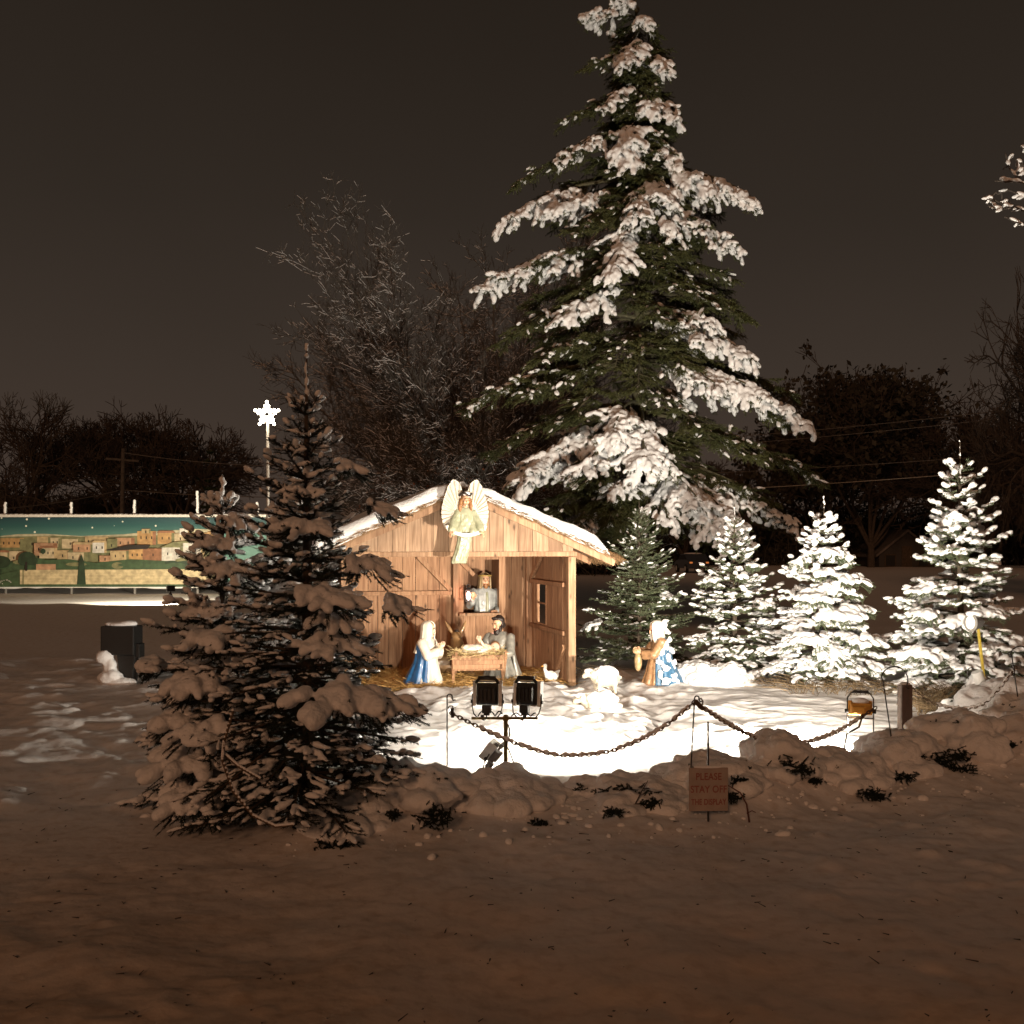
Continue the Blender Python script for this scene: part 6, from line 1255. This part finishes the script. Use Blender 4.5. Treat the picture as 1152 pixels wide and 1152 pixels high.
# bare red twig by the sign, twigs on the bank
o = thing('dead_twig', 'bare reddish twig bending out of the bank right of the warning sign', 'twig', tuple(P(843, 915, 8.55)))
b = MB()
def tp(*q): return [P(x, y, 8.55) - P(843, 915, 8.55) for x, y in q]
b.path(tp((843, 925), (840, 905), (833, 892), (820, 884), (815, 881)), [.008, .007, .006, .005, .003], 6); b.path(tp((840, 915), (846, 912), (850, 914)), .004, 5); b.build('stem', mat('twig_red', (.12, .05, .035), .8), o, smooth=True)
o = thing('dead_twig', 'bare forked twig lying across the dark hollow left of the warning sign', 'twig', tuple(P(715, 900, 8.65)))
b = MB()
def tp(*q): return [P(x, y, 8.65) - P(715, 900, 8.65) for x, y in q]
b.path(tp((675, 915), (695, 908), (720, 904), (752, 911)), [.004, .006, .006, .003], 6); b.path(tp((715, 904), (722, 890), (729, 878)), [.005, .005, .003], 6); b.path(tp((720, 903), (728, 910), (732, 913)), .004, 5); b.build('stem', M['bark_dark'], o, smooth=True)
# rope looped in the left firs
o = thing('rope_loop', 'snow-covered rope hanging in a slack loop on the dark left firs', 'rope', tuple(P(250, 850, 7.35)))
c0 = P(250, 850, 7.35); q = [P(x, y, 7.35) - c0 for x, y in ((262, 800), (252, 835), (250, 855), (262, 890), (285, 918), (310, 930), (330, 928))]; b = MB(); b.path(q, .010, 7); q2 = [P(x, y, 7.38) - c0 for x, y in ((252, 848), (268, 862), (292, 876))]; b.path(q2, .010, 7); b.build('rope', M['rope'], o, smooth=True)
b = MB()
for L in (q, q2):
    for a, e_ in zip(L[:-1], L[1:]):
        for t in np.linspace(0, 1, 8): b.ell(a + (e_ - a) * t + np.array([0, 0, .008]), .0125, sub=2)
b.voxel('snow', M['snow'], o, .006, 2)

# clods and crumbs of snow along the foot of the bank
r = np.random.default_rng(67); n_ = 420; X0 = r.uniform(-1.6, 6.0, n_); Y0 = np.interp(X0, HEDGE[:, 0], HEDGE[:, 1]) + r.normal(-.55, .30, n_); s_ = r.gamma(1.5, .006, n_) + .005; ax = np.zeros((n_, 3, 3)); ax[:, 0, 0] = s_ * r.uniform(.8, 1.6, n_); ax[:, 1, 1] = s_ * r.uniform(.8, 1.3, n_); ax[:, 2, 2] = s_ * r.uniform(.6, 1, n_)
b = MB(); b.blobs(np.stack([X0, Y0, ground_h(X0, Y0) + s_ * .25], 1), ax, 2, .3, 28.0); tag(b.build('snow_crumbs', M['snow'], smooth=True), 'crumbs and clods of snow along the foot of the bank', 'snow', kind='stuff')
# bits of twig and leaf blown onto the verge
r = np.random.default_rng(66); n_ = 420; X0 = r.uniform(-4.5, 5.5, n_); Y0 = r.uniform(4.6, 9.6, n_); b = MB(); z = ground_h(X0, Y0) + .004; a = r.random(n_) * 6.28; ln = r.uniform(.008, .045, n_) * np.where(r.random(n_) < .1, 2.2, 1)
p = np.stack([X0, Y0, z], 1); d = np.stack([np.cos(a) * ln, np.sin(a) * ln, r.uniform(0, .01, n_)], 1); b.tubes(p, p + d, .004, .002, 4); s_ = r.uniform(.004, .013, (n_, 1)); u = np.stack([np.cos(a), np.sin(a), a * 0], 1); v = np.stack([-np.sin(a), np.cos(a), .3 + a * 0], 1); c = p + np.stack([r.normal(0, .3, n_), r.normal(0, .3, n_), np.full(n_, .006)], 1); c[:, 2] = ground_h(c[:, 0], c[:, 1]) + .006
b.add(np.stack([c - u * s_, c + v * s_ * .6, c + u * s_, c - v * s_ * .6], 1).reshape(-1, 3), np.arange(4 * n_).reshape(-1, 4)); tag(b.build('litter', M['bark_dark']), 'specks of twig and leaf litter on the dark verge snow', 'litter', kind='stuff')
# dry grass under the lit firs
r = np.random.default_rng(88); A = []; B = []; C2 = []
for (x0, x1, y0, y1, n_, h) in ((855, 905, 16.8, 17.8, 70, .16), (885, 1000, 15.8, 17.3, 260, .20), (1030, 1075, 14.1, 15.6, 330, .30), (1075, 1100, 14.4, 15.4, 80, .26), (650, 690, 18.2, 19, 60, .15)):
    px = r.uniform(x0, x1, n_); DD = r.uniform(y0, y1, n_); X0 = (px - 576) / F * DD; z = ground_h(X0, DD) - .02; p = np.stack([X0, DD, z], 1); hh = h * r.uniform(.4, 1.1, n_); ln = r.normal(0, .16, (n_, 2))
    m = p + np.stack([ln[:, 0] * .4, ln[:, 1] * .4, hh * .65], 1); e_ = m + np.stack([ln[:, 0], ln[:, 1], hh * .25], 1); A += [p, m]; B += [m, e_]
b = MB(); b.tubes(np.concatenate(A), np.concatenate(B), .0055, .0035, 3); tag(b.build('dry_grass', M['dry_grass']), 'dry yellow grass tufts under the lit firs', 'grass', kind='stuff')

# ------------------------------------------------------------------ far side: poles, wires, houses, car
o = thing('utility_pole', 'wooden utility pole behind the mural in front of the dark trees', 'utility pole', base(136, 66))
zt = P(0, 505, 66)[2]; b = MB(); b.tubes([(0, 0, -.2)], [(.15, 0, zt)], .16, .11, 10, cap=True); b.build('pole', M['bark_grey'], o, smooth=True); MB().bar((-.9, 0, zt - .6), (1.1, 0, zt - .75), .12, .12).build('crossarm', M['bark_grey'], o)
def wire(label, pts, r_, g='overhead wires', m=None):
    pts = np.array(pts); o = thing('overhead_wire', label, 'wire', tuple(pts[0]), 0, g); MB().path(pts - pts[0], r_, 5).build('wire', m or WIRE, o, smooth=True)
WIRE = mat('wire', (.16, .15, .14), .6)
def span(x0, y0, D0, x1, y1, D1, sag, n=24):
    a = P(x0, y0, D0); b = P(x1, y1, D1); t = np.linspace(0, 1, n)[:, None]; q = a + (b - a) * t; q[:, 2] -= sag * 4 * (t * (1 - t))[:, 0]; return q
wire('upper overhead wire on the left running right from the utility pole', span(137, 509, 66, 470, 520, 60, .5), .022)
wire('lower overhead wire on the left running right from the utility pole', span(137, 551, 66, 470, 556, 60, .3), .022)
wire('overhead wire on the left dropping left from the utility pole', span(137, 551, 66, -60, 575, 58, .3), .022)
wire('topmost overhead wire at the right, crossing the dark trees', span(700, 500, 56, 1300, 440, 50, .25), .014)
wire('second overhead wire at the right, just under the topmost', span(700, 508, 56, 1300, 449, 50, .25), .014)
wire('third overhead wire at the right, above the brightest one', span(700, 536, 56, 1300, 497, 50, .2), .014)
wire('brightest and lowest overhead wire at the right, over the fir tops', span(700, 556, 54, 1300, 513, 48, .2), .018, m=mat('wire_pale', (.36, .34, .30), .5))
def house(label, px, D, w, h, rh, dp, rz, wallc, window=None):
    o = thing('house', label, 'house', base(px, D, -.1), rz); b = MB(); b.box((0, 0, h / 2), (w, dp, h)); b.prism([(-w / 2, h), (w / 2, h), (0, h + rh)], -dp / 2, dp / 2); b.build('wall', mat('house_wall', wallc, .8, var=.2), o)
    for sg in (-1, 1):
        b = MB(); n_ = .25; e0 = (sg * (w / 2 + .4), h - rh * .8 / w); V_ = [(0, -dp / 2 - .3, h + rh + .05), (e0[0], -dp / 2 - .3, e0[1] + .05), (e0[0], dp / 2 + .3, e0[1] + .05), (0, dp / 2 + .3, h + rh + .05)]; V_ += [(x, y, z + n_) for x, y, z in V_]
        b.add(V_, np.array([[0, 1, 2, 3], [7, 6, 5, 4], [0, 4, 5, 1], [1, 5, 6, 2], [2, 6, 7, 3], [3, 7, 4, 0]])); b.build('roof', mat('roof_dark', (.16, .14, .13), .8, var=.4, vscale=1.5), o)
    for x in (-w * .3, w * .3):
        wf = MB().box((x, -dp / 2 - .02, h * .55), (1.1, .06, 1.2)).build('window', M['bark'], o); MB().box((x, -dp / 2 - .055, h * .55), (.9, .02, 1.0)).build('pane', M['black'], wf)
    d = MB().box((0, -dp / 2 - .02, 1.05), (1.0, .06, 2.1)).build('door', M['bark'], o); MB().ell((.36, -dp / 2 - .07, 1.05), .05).build('handle', M['silver'], d)
    MB().box((w * .22, 0, h + rh * .8), (.7, .7, 1.4)).build('chimney', M['bark'], o); return o
dk = (.035, .030, .028)
house('dark gabled house beyond the field between the two rightmost firs', 1003, 108, 5.4, 1.3, 2.1, 7, R(4), (.05, .045, .042))
house('dark house far behind the mural with a snow-lined roof edge', 176, 84, 7.0, 3.4, 2.4, 8, R(35), dk)
house('dark house half hidden behind the mural at the left', 70, 88, 8.0, 2.6, 2.0, 8, R(60), dk)
# parked car under the boughs
o = thing('parked_car', 'small parked car with a lit orange side lamp, far off under the evergreen boughs', 'car', base(778, 84), R(96))
b = MB(); prof = [(-2.1, .35), (2.1, .35), (2.15, .75), (1.5, .95), (.9, 1.0), (.3, 1.42), (-1.1, 1.45), (-1.8, 1.0), (-2.15, .9)]; b.prism(prof, -.82, .82); b.build('body', mat('car_paint', (.05, .06, .08), .35), o, bevel=.06)
b = MB(); b.prism([(.8, 1.0), (.32, 1.36), (-1.05, 1.39), (-1.6, 1.02)], -.835, .835); b.build('window', M['black'], o)
for x in (-1.3, 1.3):
    for y in (-.76, .76):
        w = MB().tubes([(x, y - .1, .33)], [(x, y + .1, .33)], .33, .33, 20, cap=True).build('wheel', M['black'], o); MB().tubes([(x, y - .11, .33)], [(x, y + .11, .33)], .2, .2, 14, cap=True).build('rim', M['silver'], w)
for y in (-.6, .6): MB().ell((2.12, y, .75), (.05, .14, .08)).build('headlight', M['silver'], o)
for y in (-.62, .62): MB().box((-2.13, y, .8), (.05, .22, .12)).build('tail_light', mat('tail_lamp', (.4, .06, .02), .4, emit=(1, .32, .08), es=.5), o)
b = MB(); b.ell((-.4, 0, 1.46), (.75, .72, .08)); b.ell((1.45, 0, .97), (.55, .7, .06)); b.voxel('snow_cap', M['snow_far'], o, .04, 3)
